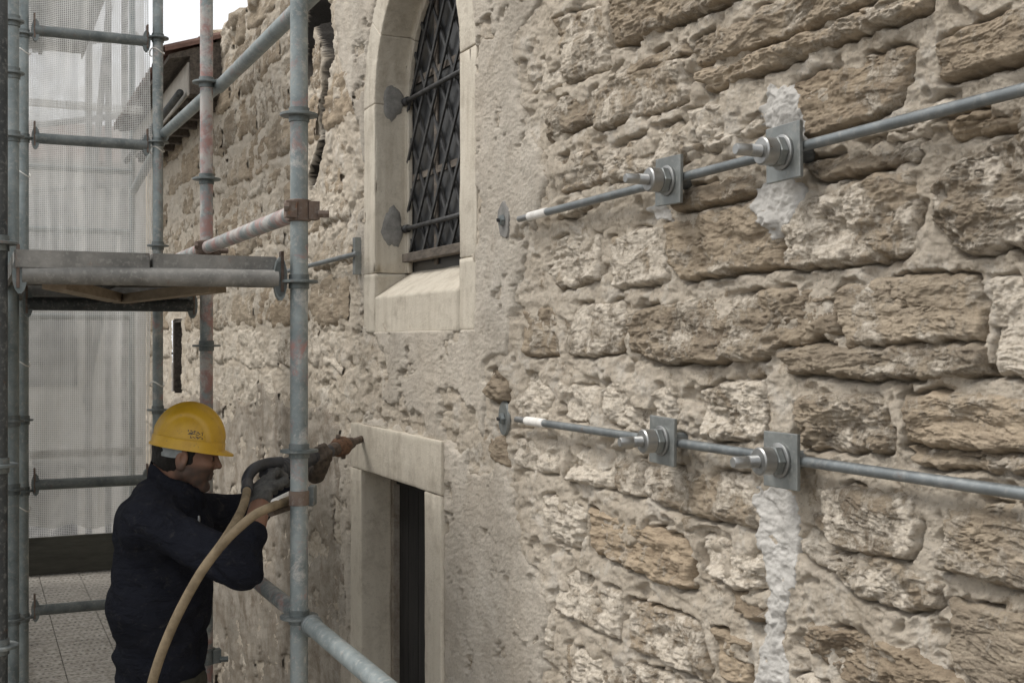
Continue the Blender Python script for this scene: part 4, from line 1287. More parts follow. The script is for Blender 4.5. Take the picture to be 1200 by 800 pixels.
# transverse ledgers
q2, pp2 = POUT[5.78], PIN[5.78]
for z in (1.40, .915, -.645, -1.21):
    ledger(q2, pp2, z, paint=.1, mat=M['rail'])
for z in (1.4, .9, .2, -1.97):
    ledger(POUT[10.3], PIN[10.3], z, heads=(0, 0), gap=.0)
for y0_, y1_ in zip(BAYS[2:-1], BAYS[3:]):
    for z in (1.4, .35, -.65, -1.97):
        ledger(POUT[y0_], POUT[y1_], z, heads=(0, 0), gap=0)
for y0_, y1_ in zip(BAYS[:2], BAYS[1:3]):
    ledger(POUT[y0_], POUT[y1_], -1.97, heads=(0, 0), gap=0)
ledger(POUT[3.25], PIN[3.25], -1.97, heads=(0, 0)); ledger(POUT[4.58], PIN[4.58], -1.97, heads=(0, 0)); ledger(POUT[5.78], PIN[5.78], -1.97, heads=(0, 0))
# braces beyond the net
for (u0, d0, z0), (u1, d1, z1) in (((104, 11.4, 1.0), (128, 11.4, 3.2)), ((100, 11.6, -.6), (148, 11.6, 1.6)), ((70, 12, .2), (104, 12, 1.4))):
    a_, b_ = P(u0, 400, d0), P(u1, 400, d1)
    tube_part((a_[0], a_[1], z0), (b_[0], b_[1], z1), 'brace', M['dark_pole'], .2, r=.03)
# second tower frame seen dimly beyond
for u_, d_ in ((104, 11.4), (127, 11.4), (146, 11.2)):
    q_ = P(u_, 400, d_)
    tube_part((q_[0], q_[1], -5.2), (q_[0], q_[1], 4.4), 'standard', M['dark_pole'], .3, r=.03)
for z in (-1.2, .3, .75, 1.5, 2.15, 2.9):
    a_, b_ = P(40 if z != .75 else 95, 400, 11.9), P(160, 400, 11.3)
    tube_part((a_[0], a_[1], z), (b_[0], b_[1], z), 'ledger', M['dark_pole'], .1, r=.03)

# upper deck just above eye level
zt = zpx(328, 3.3)
a = np.array([POUT[3.25][0] + .035, POUT[3.25][1]]); b_ = PIN[3.25]
ledger(POUT[3.25], PIN[3.25], zt, heads=(1, 1), gap=.058, paint=.05, name='transom', mat=M['deck'])
wedge(*PIN[3.25], zt, *(POUT[3.25] - PIN[3.25]), h=.12)
zt2 = .135
ledger(POUT[4.58], PIN[4.58], zt2, paint=.0, name='transom', mat=M['dark_pole'])
dy0, dy1 = 3.245, 4.66
def deck_plank(x0, x1, y0, y1, z, mat, name='deck_plank', hooks=True, skew=0.0):
    """steel plank: folded tray with a rolled edge"""
    mb = MB()
    th = .045
    V = []; 
    prof = [(x0, z - th), (x0, z), (x1, z), (x1, z - th), (x1 - .012, z - th), (x1 - .012, z - .006), (x0 + .012, z - .006), (x0 + .012, z - th)]
    V = [(x, y0, zz) for x, zz in prof] + [(x + skew, y1, zz) for x, zz in prof]
    F = [(0,1,6,7)[::-1], (1,2,5,6)[::-1], (2,3,4,5)[::-1], (8,9,14,15), (9,10,13,14), (10,11,12,13)]
    F += [(i, (i+1) % 8, (i+1) % 8 + 8, i + 8) for i in range(8)]
    mb.add(V, F)
    n_ = int((y1 - y0) / .28)
    for k in range(1, n_):
        yy = y0 + (y1 - y0) * k / n_; sx = skew * k / n_
        mb.box((x0 + .014 + sx, yy - .012, z - .04), (x1 - .014 + sx, yy + .012, z - .007))
    mb.box((x0 + .002, y0 - .004, z - th + .002), (x1 - .002, y0 + .012, z + .001))
    return mb.build(name, mat, sc)
xs0, xs1 = -1.262, -.592
zd = zt + R + .036
for k in range(2):
    w = (xs1 - xs0) / 2
    deck_plank(xs0 + k*w + .004, xs0 + (k+1)*w - .004, dy0, dy1, zd, M['deck'])
deck_plank(-1.24, -.90, 4.70, 5.74, zd - .02, M['deck']); deck_plank(-.89, -.57, 4.70, 5.74, zd - .02, M['deck'])
# loose timber battens under the deck
MB().obox((-1.02, 3.95, zd - .075), [cos(.25), -sin(.25), 0], [sin(.25), cos(.25), 0], [0,0,1], .06, 1.1, .03).build('batten', M['timber'], sc)
MB().obox((-.80, 3.95, zd - .078), [cos(.12), sin(.12), 0], [-sin(.12), cos(.12), 0], [0,0,1], .05, 1.15, .03).build('batten', M['timber'], sc)

# lower walkway
ZF = -1.90
for y0_, y1_ in ((2.0, 3.22), (3.28, 4.55), (4.61, 5.75), (5.81, 8.35), (8.355, 10.5)):
    for x0, x1 in ((-1.17, -.875), (-.87, -.570)):
        deck_plank(x0, x1, y0_, y1_, ZF, M['perforated'])
    deck_plank(-.565, -.22, y0_, y1_, ZF, M['perforated'])
MB().box((-1.10, 10.42, ZF + .004), (-.05, 10.45, ZF + .31)).build('toe_board', M['toe'], sc, bevel=.003)
MB().box((-1.21, 5.85, ZF + .004), (-1.18, 10.4, ZF + .16)).build('toe_board', M['toe'], sc, bevel=.003)

# added lift of decks over the far bays, put in to shade the far wall
for y0_, y1_ in ((5.81, 8.15), (8.25, 10.2)):
    for x0, x1 in ((-1.19, -.875), (-.87, -.555)):
        deck_plank(x0, x1, y0_, y1_, 2.32, M['deck'])
# ------------------------------------------------------------------ debris nets
def net(name, x0, x1, y, z0, z1, mat, label, nx=70, nz=120, amp=.02, seed=0, sag=.03):
    X, Z = np.meshgrid(np.linspace(0, 1, nx), np.linspace(0, 1, nz), indexing='ij')
    zz = z0 + (z1 - z0) * Z + 0.02 * perlin2(X * 6, Z * 0 + .5, seed) * (1 - Z)
    xx = x0 + (x1 - x0) * X + sag * np.sin(Z * 9 + seed) * (2*X-1)*.3
    yy = y + amp * fbm2(X * 4.5, Z * 2.2, 4, seed + 3) + amp * .1 * perlin2(X * 14 + Z * 3, Z * 1.5, seed + 4)
    V = np.stack([xx.ravel(), yy.ravel(), zz.ravel()], 1)
    I = np.arange(nx*nz).reshape(nx, nz)
    F = np.stack([I[:-1,:-1], I[1:,:-1], I[1:,1:], I[:-1,1:]], -1).reshape(-1, 4)
    t = thing(name, ((x0+x1)/2, y, z1), label, 'debris net')
    mk('net_sheet', V, F, mat, t)
    return t
nt1 = net('debris_net', POUT[5.78][0] + .01, PIN[5.78][0] - .02, 5.90, -.86, 2.6, M['net'], 'white mesh debris net hung across the scaffold bay behind the worker', seed=4)
nt2 = net('debris_net', -1.25, -.03, 10.55, -1.62, 3.4, M['net_far'], 'pale debris net closing the far end of the scaffold above the toe board', seed=9, amp=.025)
for pole_, z_list in ((PIN[5.78], (-.7, -.2, .9, 1.36, 2.0)), (POUT[5.78], (-.75, -.1, .75, 1.3, 2.1))):
    for z in z_list:
        pts = [np.array([pole_[0] + .032*cos(a), pole_[1] + .03 + .055*sin(a), z + .012*sin(2*a)]) for a in np.linspace(0, 2*pi, 17)]
        MB().sweep(pts, .003, 6).build('net_tie', M['tape'], nt1, smooth=True)
X_, Z_2 = np.meshgrid(np.linspace(0, 1, 120), np.linspace(0, 1, 40), indexing='ij')  # added outer net, mostly out of view, to darken the lower left
V = np.stack([(-1.285 + .012 * fbm2(X_ * 20, Z_2 * 4, 3, 44)).ravel(), (3.42 + 6.8 * X_).ravel(), (-2.0 + 2.6 * Z_2).ravel()], 1)
I = np.arange(120 * 40).reshape(120, 40)
t = thing('shading_net', (-1.285, 6.8, .6), 'added dense net along the outer face of the scaffold, shading the lower left', 'debris net')
mk('net_sheet', V, np.stack([I[:-1,:-1], I[1:,:-1], I[1:,1:], I[:-1,1:]], -1).reshape(-1, 4), M['net_shading'], t)
for z in (-.52, 1.1):
    MB().box((POUT[5.78][0] + .02, 5.918, z - .018), (PIN[5.78][0] - .05, 5.922, z + .018)).build('reinforcing_band', M['net_far'], nt1)

# ------------------------------------------------------------------ the worker (shapes in camera-aligned metres: right, depth, up)
def Mx(u, v, d): return np.array([(u - 600) / F_PX * d, d, (400 - v) / F_PX * d])
def to_world(V):
    V = np.asarray(V)
    r, d, z = V[:, 0], V[:, 1], V[:, 2]
    return np.stack([-D + r * CA + d * SA, -r * SA + d * CA, z], 1)
def smin(a, b, k):
    h = np.clip(0.5 + 0.5 * (b - a) / k, 0, 1)
    return b + (a - b) * h - k * h * (1 - h)
def caps(G, a, b, ra, rb, sc_=None):
    a = np.array(a, float); b = np.array(b, float)
    x, y, z = G
    if sc_ is not None:
        x, y, z = x * sc_[0], y * sc_[1], z * sc_[2]; a = a * sc_; b = b * sc_
    ab = b - a
    t = np.clip(((x-a[0])*ab[0] + (y-a[1])*ab[1] + (z-a[2])*ab[2]) / (ab @ ab + 1e-12), 0, 1)
    return np.sqrt((x-a[0]-t*ab[0])**2 + (y-a[1]-t*ab[1])**2 + (z-a[2]-t*ab[2])**2) - (ra + (rb-ra)*t)
def ell(G, c, r):
    x, y, z = G
    k = np.sqrt(((x-c[0])/r[0])**2 + ((y-c[1])/r[1])**2 + ((z-c[2])/r[2])**2)
    return (k - 1) * min(r)
def grid(lo, hi, h):
    ax = [np.arange(lo[i], hi[i] + h, h) for i in range(3)]
    return np.meshgrid(*ax, indexing='ij')

man = thing('person', tuple(to_world([Mx(190, 400, 3.62)])[0] * [1, 1, 0] + [0, 0, ZF]),
            'man in a yellow hard hat and dark navy sweater drilling into the door lintel', 'person')

# sweater: torso, both arms, stand-up collar
RS, RE, RW = Mx(178, 611, 3.43), Mx(281, 667, 3.33), Mx(304, 607, 3.52)
LS, LE, LW = Mx(222, 602, 3.80), Mx(296, 598, 3.98), Mx(338, 566, 4.10)
G = grid((-1.28, 3.15, -1.06), (-.62, 4.2, -.33), .0065)
tor = caps(G, Mx(193, 625, 3.62), Mx(189, 700, 3.62), .144, .144, (1, .74, 1))
tor = smin(tor, caps(G, Mx(189, 700, 3.62), Mx(190, 790, 3.62), .142, .132, (1, .78, 1)), .05)
tor = smin(tor, caps(G, Mx(172, 612, 3.45), Mx(205, 598, 3.80), .076, .078), .08)      # shoulder girdle
tor = smin(tor, caps(G, Mx(192, 590, 3.60), Mx(206, 566, 3.62), .085, .066), .05)
arm = smin(caps(G, RS, RE, .072, .057), caps(G, RE, RE + (RW-RE)*.66, .058, .044), .03)
arm2 = smin(caps(G, LS, LE, .074, .056), caps(G, LE, LW, .056, .044), .03)
f = smin(smin(tor, arm, .035), arm2, .04)
x, y, z = G
# folds: creases at elbows, across the back, gathered hem
fold = 0.0045 * np.sin(120 * (z + .55 * x) + 5 * perlin3(x * 7, y * 7, z * 7, 3)) * np.exp(-((x - RE[0] + .03)**2 + (z - RE[2] - .0)**2) / .011)
fold += 0.013 * perlin3(x * 7 + 2 * z, y * 6, z * 12 + 5 * x, 5) + 0.011 * np.abs(perlin3(x * 6 - 5 * z, y * 6, z * 9 + 6 * x, 15)) + 0.008 * np.abs(perlin3(x * 12, y * 10, z * 18 + 9 * x, 8))
fold += 0.004 * np.sin(z * 75 + 6 * x + 4 * perlin3(x * 5, y * 5, z * 5, 9)) * sstep(-.80, -.95, z)
f = f + fold
f = np.maximum(f, -(z + 1.012) )                                  # hem
neck_c = Mx(208, 560, 3.62)
f = np.maximum(f, -caps(G, Mx(203, 580, 3.62), Mx(218, 530, 3.63), .062, .066))          # neck opening
tw = RW - RE; tw /= np.linalg.norm(tw)
f = np.maximum(f, (x-RW[0])*tw[0] + (y-RW[1])*tw[1] + (z-RW[2])*tw[2] - .0) if False else f
V, Fq = surface_nets(f, (G[0][0,0,0], G[1][0,0,0], G[2][0,0,0]), .0065)
V = V; 
sweater = mk('sweater', to_world(V), Fq, M['sweater'], man)
def recalc(o):
    import bmesh
    bm = bmesh.new(); bm.from_mesh(o.data); bmesh.ops.recalc_face_normals(bm, faces=bm.faces); bm.to_mesh(o.data); bm.free()
recalc(sweater)
# collar
cpts = []
for a in np.linspace(0, 2*pi, 41):
    cpts.append(Mx(206, 568, 3.62) + np.array([.074*cos(a), .072*sin(a), -.040*cos(a) + .004*sin(5*a)]))
V = []; F = []
lay = [(0.92, .030), (1.0, .036), (1.10, .014), (1.16, -.03), (1.02, -.03), (.95, .0)]
for s_, dz in lay:
    c0 = Mx(206, 568, 3.62)
    for p in cpts[:-1]:
        q = c0 + (p - c0) * np.array([s_, s_, 1]); q[2] += dz; V.append(q)
n_ = 40
for k in range(len(lay)):
    for i in range(n_):
        F.append((k*n_+i, k*n_+(i+1) % n_, ((k+1) % len(lay))*n_+(i+1) % n_, ((k+1) % len(lay))*n_+i))
o = mk('collar', to_world(V), F, M['sweater'], sweater); recalc(o)
# zip pull at the throat
auto_smooth(MB().lathe(to_world([Mx(233, 604, 3.50)])[0], (0, -.2, -1), [(0, .003), (.012, .0045), (.02, .003)], 8).build('zip_pull', M['zinc'], sweater))

# body: head, neck and wrists (skin)
yaw = radians(10)
HC = Mx(219, 527, 3.63)              # skull centre
fa = np.array([cos(yaw), sin(yaw), 0]); la = np.array([-sin(yaw), cos(yaw), 0]); pitch = radians(-12)
fw = fa * cos(pitch) + np.array([0,0,1]) * sin(pitch); up = np.cross(fw, la)
def hp(f_, l_, u_): return HC + fw*f_ + la*l_ + up*u_
h_ = .0034
G = grid(HC + [-.16, -.14, -.26], HC + [.16, .14, .125], h_)
X = G[0]-HC[0]; Y_ = G[1]-HC[1]; Z_ = G[2]-HC[2]
gf_ = X*fw[0]+Y_*fw[1]+Z_*fw[2]; gl = X*la[0]+Y_*la[1]+Z_*la[2]; gu = X*up[0]+Y_*up[1]+Z_*up[2]
H = (gf_, gl, gu)
f = ell(H, (-.006, 0, .012), (.094, .075, .100))
f = smin(f, ell(H, (.035, 0, -.045), (.052, .056, .062)), .03)           # face mass
f = smin(f, caps(H, (.012, -.048, -.066), (.062, -.014, -.100), .016, .015), .022)   # jaw
f = smin(f, caps(H, (.012, .048, -.066), (.062, .014, -.100), .016, .015), .022)
f = smin(f, ell(H, (.074, 0, -.101), (.017, .020, .015)), .014)          # chin
f = smin(f, caps(H, (.078, -.026, .012), (.078, .026, .012), .011, .011), .014)      # brow
f = smin(f, caps(H, (.084, 0, .003), (.103, 0, -.030), .0065, .0098), .008)          # nose
f = smin(f, ell(H, (.092, -.011, -.034), (.010, .0065, .007)), .005)
f = smin(f, ell(H, (.092, .011, -.034), (.010, .0065, .007)), .005)
f = smin(f, ell(H, (.060, -.040, -.028), (.022, .014, .013)), .018)      # cheekbones
f = smin(f, ell(H, (.060, .040, -.028), (.022, .014, .013)), .018)
for s_ in (-1, 1):
    f = -smin(-f, ell(H, (.087, s_*.030, -.007), (.013, .014, .009)), .008)          # eye sockets
    f = smin(f, ell(H, (.0745, s_*.030, -.009), (.0115, .0125, .0105)), .003)        # lids over the eyes
f = smin(f, caps(H, (.088, -.014, -.058), (.088, .014, -.058), .0055, .0055), .005)  # upper lip
f = smin(f, caps(H, (.085, -.012, -.070), (.085, .012, -.070), .0062, .0062), .005)
f = np.maximum(f, -caps(H, (.0955, -.013, -.0643), (.0955, .013, -.0643), .0022, .0022))
f = smin(f, caps(H, (-.028, 0, -.06), (-.052, 0, -.20), .053, .062), .03)            # neck
f = smin(f, caps(H, (.015, 0, -.10), (-.012, 0, -.20), .030, .040), .03)
for s_ in (-1, 1):                                                                   # ears
    ear = ell(H, (-.004, s_*.079, -.022), (.018, .008, .031))
    ear = np.maximum(ear, -ell(H, (-.001, s_*.090, -.018), (.010, .009, .019)))
    ear = smin(ear, ell(H, (-.001, s_*.078, -.047), (.009, .006, .009)), .006)
    f = smin(f, ear, .004)
V, Fq = surface_nets(f, (G[0][0,0,0], G[1][0,0,0], G[2][0,0,0]), h_)
q = V - HC; vf = q @ fw; vl = q @ la; vu = q @ up
stub = 1.15 * sstep(-.022, -.052, vu) * sstep(-.030, .0, vf) * sstep(-.135, -.115, vu) * (0.85 + .3*perlin3(V[:,0]*60, V[:,1]*60, V[:,2]*60))
stub = np.maximum(stub, sstep(-.048, -.054, vu) * sstep(.05, .07, vf) * .8 * (vu > -.13))
brow = sstep(.006, .012, vu) * sstep(.024, .016, vu) * (vf > .055) * (np.abs(vl) > .010) * (np.abs(vl) < .045)
stub = np.clip(np.maximum(stub, brow * 1.4), 0, 1.5)
# wrists as part of the same body mesh
allV = [V]; allF = [Fq]; allS = [stub]; off = len(V)
def skin_limb(a, b, ra, rb):
    global off
    mb = MB().lathe(a, b - a, [(0, ra*.8), (.004, ra), (np.linalg.norm(b-a)*.5, (ra+rb)/2), (np.linalg.norm(b-a), rb)], 20)
    return mb
head = mk('body', to_world(V), Fq, M['skin'], man); recalc(head)
at = head.data.attributes.new('stubble', 'FLOAT', 'POINT'); at.data.foreach_set('value', stub.astype(np.float32))
RH = Mx(308, 572, 3.60)
for a, b_, ra, rb in ((RW + (RE-RW)*.45, Mx(308, 580, 3.58), .034, .030), (LW + (LE-LW)*.1, Mx(352, 553, 4.15), .031, .028)):
    mb = skin_limb(a, b_, ra, rb)
    o = mk('wrist', to_world(mb.V), mb.F, M['skin'], man)
# eye (the visible one)
for s_ in (-1, 1):
    c = to_world([hp(.0785, s_*.030, -.0095)])[0]
    V = []; F = []
    for a in range(9):
        for b2 in range(12):
            th, ph = pi*a/8, 2*pi*b2/12
            V.append(c + .0098*np.array([sin(th)*cos(ph), sin(th)*sin(ph), cos(th)]))
    for a in range(8):
        for b2 in range(12): F.append((a*12+b2, (a+1)*12+b2, (a+1)*12+(b2+1) % 12, a*12+(b2+1) % 12))
    mk('eye', V, F, M['boot'], head)
# hair: close-cropped cap, sideburn to nape
f = ell(H, (-.006, 0, .012), (.0985, .0795, .104))
f = smin(f, caps(H, (-.034, 0, -.055), (-.045, 0, -.085), .055, .052), .025)
f = f + .002 * perlin3(G[0]*90, G[1]*90, G[2]*50, 4)
cut = np.maximum(gf_ - (.022 - .35*(gu + .0)), -(gu + .085 + .35*gf_))             # behind the temple, above the nape
side = caps(H, (.026, -.074, .02), (.014, -.070, -.024), .012, .008)
f = np.maximum(f, np.minimum(cut, side))
f = np.maximum(f, -ell(H, (-.002, -.085, -.026), (.021, .022, .033)))
f = np.maximum(f, -ell(H, (-.002, .085, -.026), (.021, .022, .033)))
f = np.maximum(f, gu - .06)
V, Fq = surface_nets(f, (G[0][0,0,0], G[1][0,0,0], G[2][0,0,0]), h_)
o = mk('hair', to_world(V), Fq, M['hair'], man); recalc(o)

# hard hat
HO = to_world([hp(0.0, 0, .0)])[0]
hat_origin = HC
def hat_point(th, t):
    """th around (0 = front), t from rim (0) to crown (1)"""
    a, b2, c = .106, .092, .129
    k = math.sqrt(max(0, 1 - t ** 2.25))
    ct, st = cos(th), sin(th)
    r = (abs(ct) ** 2.3 + abs(st) ** 2.3) ** (-1 / 2.3)
    xx, yy, zz = a * ct * r * k, b2 * st * r * k, c * t
    ridge = .005 * math.exp(-(yy / .020) ** 4) * (t > .12) * min(1, (t - .12) * 5)
    # arched side panel edge
    e = (xx + .008) ** 2 / .074 ** 2 + (zz - .012) ** 2 / .086 ** 2
    ridge += -.0060 * (1 / (1 + math.exp((e - 1) * 28))) * (abs(yy) > .02) * (1 if t > .1 else 0)
    n_ = np.array([xx / a, yy / b2, zz / c]); n_ /= (np.linalg.norm(n_) + 1e-9)
    return np.array([xx, yy, zz]) + n_ * ridge
V = []; F = []; NT, NU = 96, 40
ts = np.concatenate([np.linspace(0, .1, 5), np.linspace(.13, .999, NU - 5)])
for t_ in ts:
    for i in range(NT): V.append(hat_point(2*pi*i/NT, t_))
for k in range(NU-1):
    for i in range(NT): F.append((k*NT+i, k*NT+(i+1) % NT, (k+1)*NT+(i+1) % NT, (k+1)*NT+i))
F.append(tuple((NU-1)*NT+i for i in range(NT)))
# rim band and peak
def rim(th, out, z):
    ct, st = cos(th), sin(th)
    r = (abs(ct) ** 2.3 + abs(st) ** 2.3) ** (-1 / 2.3)
    peak = .027 * max(0, ct) ** 3.5 * (out > .0035) + .0
    back = .003 * max(0, -ct) ** 3 * (out > .0035)
    return np.array([(.106 + out + peak + back) * ct * r, (.092 + out) * st * r, z - (.006 * max(0, ct) ** 2 if out > .0035 else 0) + .0])
base = len(V); rows = [(0.0, .024), (.003, .020), (.0034, .0005), (.0052, -.003), (.0058, -.008), (.0030, -.007), (-.003, -.006), (-.004, .01)]
for out, z_ in rows:
    for i in range(NT): V.append(rim(2*pi*i/NT, out, z_))
for k in range(len(rows)-1):
    for i in range(NT): F.append((base+k*NT+i, base+k*NT+(i+1) % NT, base+(k+1)*NT+(i+1) % NT, base+(k+1)*NT+i))
hp_pitch = radians(-9)
hfw = fa * cos(hp_pitch) + np.array([0,0,1]) * sin(hp_pitch); hup = np.cross(hfw, la)
HATC = Mx(220.5, 521.5, 3.63)
Vh = np.array([HATC + hfw*p[0] + la*p[1] + hup*p[2] for p in V])
wc = to_world([HATC])[0]
me = raw_mesh('hard_hat', V, F, True); me.materials.append(M['helmet'])
hat = bpy.data.objects.new('hard_hat', me); COL.objects.link(hat); hat.parent = man
ax = to_world(np.array([HATC, HATC + hfw, HATC + la, HATC + hup])); ax = ax[1:] - ax[0]
mat3 = Matrix(((ax[0][0], ax[1][0], ax[2][0]), (ax[0][1], ax[1][1], ax[2][1]), (ax[0][2], ax[1][2], ax[2][2])))
hat.location = wc - world_loc(man); hat.rotation_euler = mat3.to_euler()
auto_smooth(hat, 50)
hat['label'] = 'yellow hard hat with a worn dark print on its side'
# cradle strap round the back of the head
V = []; F = []; n_ = 30
for zz, rr_ in ((-.008, .990), (-.036, .935), (-.036, .90), (-.008, .95)):
    for i in range(n_):
        th = radians(95) + (2*pi - radians(190)) * i / (n_-1)
        V.append(HATC + hfw*(.101*rr_*cos(th)) + la*(.087*rr_*sin(th)) + hup*(zz + .012*cos(th)*0 + (.014*(max(0, cos(th)+.35)))))
for k in range(4):
    for i in range(n_-1):
        F.append((k*n_+i, k*n_+i+1, ((k+1) % 4)*n_+i+1, ((k+1) % 4)*n_+i))
o = mk('cradle_strap', to_world(V), F, M['strap'], hat if False else man, smooth=False); recalc(o)

# gloves: palm, four curled fingers and a thumb each
def glove(c, ax_f, ax_s, ax_n, mat, label, scale=1.0, wrist=None):
    """ax_f: along the knuckles-forward direction, ax_s: across the palm, ax_n: out of the back of the hand"""
    c = np.array(c); s = scale
    lo = c - .13; hi = c + .13
    G = grid(lo, hi, .0036)
    X = G[0]-c[0]; Yq = G[1]-c[1]; Zq = G[2]-c[2]
    L = (X*ax_f[0]+Yq*ax_f[1]+Zq*ax_f[2], X*ax_s[0]+Yq*ax_s[1]+Zq*ax_s[2], X*ax_n[0]+Yq*ax_n[1]+Zq*ax_n[2])
    f = ell(L, (-.012*s, 0, .004), (.047*s, .044*s, .021*s))
    f = smin(f, caps(L, (-.045*s, 0, 0), (-.062*s, .0, -.003), .029*s, .036*s), .02)
    for k, (yo, l1, r) in enumerate(((-.033, .036, .0108), (-.011, .041, .0115), (.011, .038, .0112), (.032, .031, .0100))):
        yo *= s; r *= s
        p0 = (.024*s, yo, .004); p1 = (.024*s + l1*s*.85, yo*1.04, -.006*s); p2 = (p1[0] + .008*s, yo*1.03, p1[2] - .030*s); p3 = (p2[0] - .024*s, yo, p2[2] - .014*s)
        fg = smin(caps(L, p0, p1, r*1.08, r), caps(L, p1, p2, r, r*.93), .005)
        fg = smin(fg, caps(L, p2, p3, r*.93, r*.82), .005)
        f = smin(f, fg, .006)
    th = smin(caps(L, (-.030*s, -.036*s, -.004), (.004*s, -.058*s, -.022*s), .0145*s, .0125*s), caps(L, (.004*s, -.058*s, -.022*s), (.030*s, -.046*s, -.042*s), .0125*s, .010*s), .006)
    f = smin(f, th, .008)
    f = f + .0016 * perlin3(G[0]*55, G[1]*55, G[2]*55, 6) + .0012*np.abs(perlin3(G[0]*90, G[1]*90, G[2]*90, 7))
    V, Fq = surface_nets(f, (G[0][0,0,0], G[1][0,0,0], G[2][0,0,0]), .0036)
    o = mk('glove', to_world(V), Fq, mat, man, label=label); recalc(o)
    return o
def nrm(v): v = np.array(v, float); return v / np.linalg.norm(v)
# drill axis in camera-aligned metres
tipw = WP(424, 514, .030)
TIP = np.array([(tipw[0]+D)*CA - tipw[1]*SA, (tipw[0]+D)*SA + tipw[1]*CA, tipw[2]])
TAIL = Mx(312, 556, 3.74)
dax = nrm(TIP - TAIL)
# right hand closed on the rear grip: fingers forward and up
fR = nrm(Mx(318, 556, 3.72) - Mx(305, 600, 3.55)); nR = nrm(np.array([-.35, -.85, .1])); nR = nrm(nR - fR*(nR@fR)); sR = np.cross(nR, fR)
glove(Mx(309, 570, 3.62), fR, sR, nR, M['glove'], 'dark grey work glove closed on the rear grip', 1.08)
HL = TAIL + (TIP - TAIL) * .52
fL = nrm(np.array([.35, -.75, .55])); nL = nrm(np.array([.55, .1, -.83])); nL = nrm(nL - fL*(nL@fL)); sL = np.cross(nL, fL)
glove(HL + np.array([.002, -.005, -.040]), fL, sL, nL, M['glove_dirty'], 'muddy work glove under the front of the drill', .95)

# trousers and boots
G = grid((-1.24, 3.30, -1.90), (-.80, 3.96, -.97), .010)
f = caps(G, Mx(190, 785, 3.62), Mx(190, 805, 3.62), .128, .128, (1, .80, 1))
for d_, xo in ((3.52, .03), (3.74, -.03)):
    hip = np.array([-1.055, d_, -1.08]); kn = np.array([-1.035 + xo, d_, -1.45]); an = np.array([-1.075 + xo, d_, -1.80])
    f = smin(f, smin(caps(G, hip, kn, .098, .070), caps(G, kn, an, .070, .060), .03), .03)
f = f + .008 * perlin3(G[0]*9, G[1]*9, G[2]*14, 12)
f = np.maximum(f, G[2] + .995)
V, Fq = surface_nets(f, (G[0][0,0,0], G[1][0,0,0], G[2][0,0,0]), .010)
o = mk('trousers', to_world(V), Fq, M['trousers'], man); recalc(o)
for d_, xo in ((3.52, .03), (3.74, -.03)):
    G = grid((-1.18 + xo, d_ - .07, -1.905), (-.88 + xo, d_ + .07, -1.72), .008)
    f = smin(caps(G, (-1.075 + xo, d_, -1.76), (-1.075 + xo, d_, -1.84), .056, .048), caps(G, (-1.09 + xo, d_, -1.86), (-.94 + xo, d_, -1.868), .044, .036), .03)
    f = np.maximum(f, -(G[2] + 1.8985))
    V, Fq = surface_nets(f, (G[0][0,0,0], G[1][0,0,0], G[2][0,0,0]), .008)
    o = mk('boot', to_world(V), Fq, M['boot'], man); recalc(o)

# ------------------------------------------------------------------ the drill
TW, TT = to_world([TAIL])[0], to_world([TIP])[0]
dw = nrm(TT - TW); LEN = np.linalg.norm(TT - TW)
drill = thing('rotary_drill', tuple(TW), 'black hand-held rock drill with a rusty chuck pressed against the door lintel', 'drill')
def dl(s0, prof, name, mat, n_=20):
    auto_smooth(MB().lathe(TW + dw*s0, dw, prof, n_).build(name, M[mat], drill), 30)
L = LEN
dl(-.01, [(0, .020), (.01, .026), (.06, .029), (.12, .029), (.125, .026), (.135, .026), (.14, .030), (L*.36, .029), (L*.40, .027), (L*.44, .024)], 'motor_housing', 'tool', 24)
for k in range(5): dl(.05 + k*.02, [(0, .029), (.002, .0315), (.008, .0315), (.010, .029)], 'cooling_rib', 'tool', 24)
dl(L*.42, [(0, .026), (L*.10, .024), (L*.20, .022)], 'front_barrel', 'tool')
dl(L*.62, [(0, .020), (.02, .024), (.05, .024), (.055, .018)], 'sleeve', 'tool_steel')
dl(L*.62+.055, [(0, .019), (.006, .030), (.03, .037), (.06, .036), (.085, .028), (.09, .020)], 'chuck', 'tool_rust', 14)
dl(L*.62+.145, [(0, .020), (.02, .024), (.045, .021), (.05, .016)], 'nozzle', 'tool_steel', 14)
dl(L*.62+.19, [(0, .0145), (L - (L*.62+.19) - .004, .013), (L - (L*.62+.19), .011)], 'drill_bit', 'tool_steel', 14)
for k, s_ in enumerate((L*.62+.075, L*.62+.12)):
    c = TW + dw*s_ + np.array([0, 0, .034 * (1 if k == 0 else -1)])
    auto_smooth(MB().lathe(c, (0, 0, 1 if k == 0 else -1), [(0, .009), (.012, .008), (.014, .004)], 8).build('lug', M['tool_steel'], drill))
# D-shaped rear handle
hpts = catmull([Mx(330, 541, 3.78), Mx(312, 543, 3.74), Mx(298, 549, 3.68), Mx(290, 560, 3.64), Mx(290, 572, 3.62)], 8)
auto_smooth(MB().sweep(to_world(hpts), .0175, 14).build('rear_handle', M['tool'], drill), 60)
hp2 = catmull([Mx(300, 578, 3.60), Mx(312, 570, 3.66), Mx(326, 556, 3.74)], 8)
auto_smooth(MB().sweep(to_world(hp2), .010, 12).build('trigger_guard', M['zinc_dull'], drill), 60)

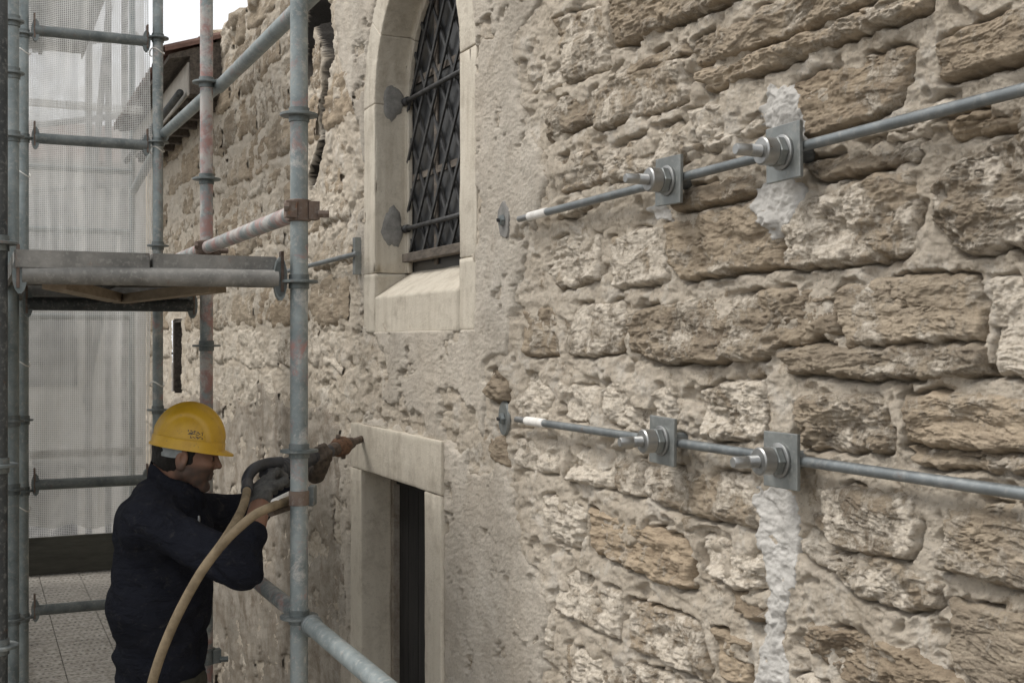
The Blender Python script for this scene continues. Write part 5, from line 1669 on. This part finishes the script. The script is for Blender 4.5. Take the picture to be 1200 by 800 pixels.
# ------------------------------------------------------------------ hoses
h1 = catmull([Mx(150, 1010, 3.30), Mx(160, 900, 3.22), Mx(177, 805, 3.18), Mx(200, 738, 3.18), Mx(232, 676, 3.19), Mx(262, 634, 3.22), Mx(281, 602, 3.34), Mx(288, 582, 3.46), Mx(290, 566, 3.60)], 14)
t = thing('air_hose', tuple(to_world([Mx(290, 566, 3.60)])[0]), 'tan rubber hose hanging in a long curve from the drill handle', 'hose')
auto_smooth(MB().sweep(to_world(h1), lambda s: .0130 - .0020 * max(0, s - .6), 16).build('hose', M['hose'], t), 60)
auto_smooth(MB().sweep(to_world(h1[-9:]), .0175, 16).build('hose_cuff', M['tool'], t), 60)
h2 = catmull([Mx(243, 660, 3.198), Mx(262, 636, 3.195), Mx(280, 618, 3.19), Mx(300, 602, 3.19), Mx(322, 592, 3.24), Mx(338, 586, 3.33)], 12)
t = thing('branch_hose', tuple(to_world([h2[-1]])[0]), 'short tan branch hose running over to the scaffold pole with taped end', 'hose')
auto_smooth(MB().sweep(to_world(h2), lambda s: .0125 * min(1, .35 + 4 * s), 16).build('hose', M['hose'], t), 60)
h3 = catmull([Mx(322, 589, 3.25), Mx(338, 581, 3.36), Mx(352, 575, 3.42)], 8)
auto_smooth(MB().sweep(to_world(h3), .0125, 14).build('tape_wrap', M['tape'], t), 60)
h4 = catmull([Mx(317, 601, 3.24), Mx(338, 594, 3.34), Mx(358, 588, 3.40), Mx(366, 585, 3.40)], 8)
auto_smooth(MB().sweep(to_world(h4), .010, 14).build('metal_lance', M['tool_steel'], t), 60)
c = to_world([Mx(366, 580, 3.36)])[0]
MB().obox(c, [CA, -SA, 0], [SA, CA, 0], [0, 0, 1], .018, .05, .055).build('hose_clip', M['ring'], sc, bevel=.003)
auto_smooth(MB().lathe((PIN[3.25][0], PIN[3.25][1], zpx(583, 3.27) - .02), (0,0,1), [(0, R+.0005), (.001, R+.0035), (.039, R+.0035), (.04, R+.0005)], 22).build('hose_clamp', M['rusty'], sc))
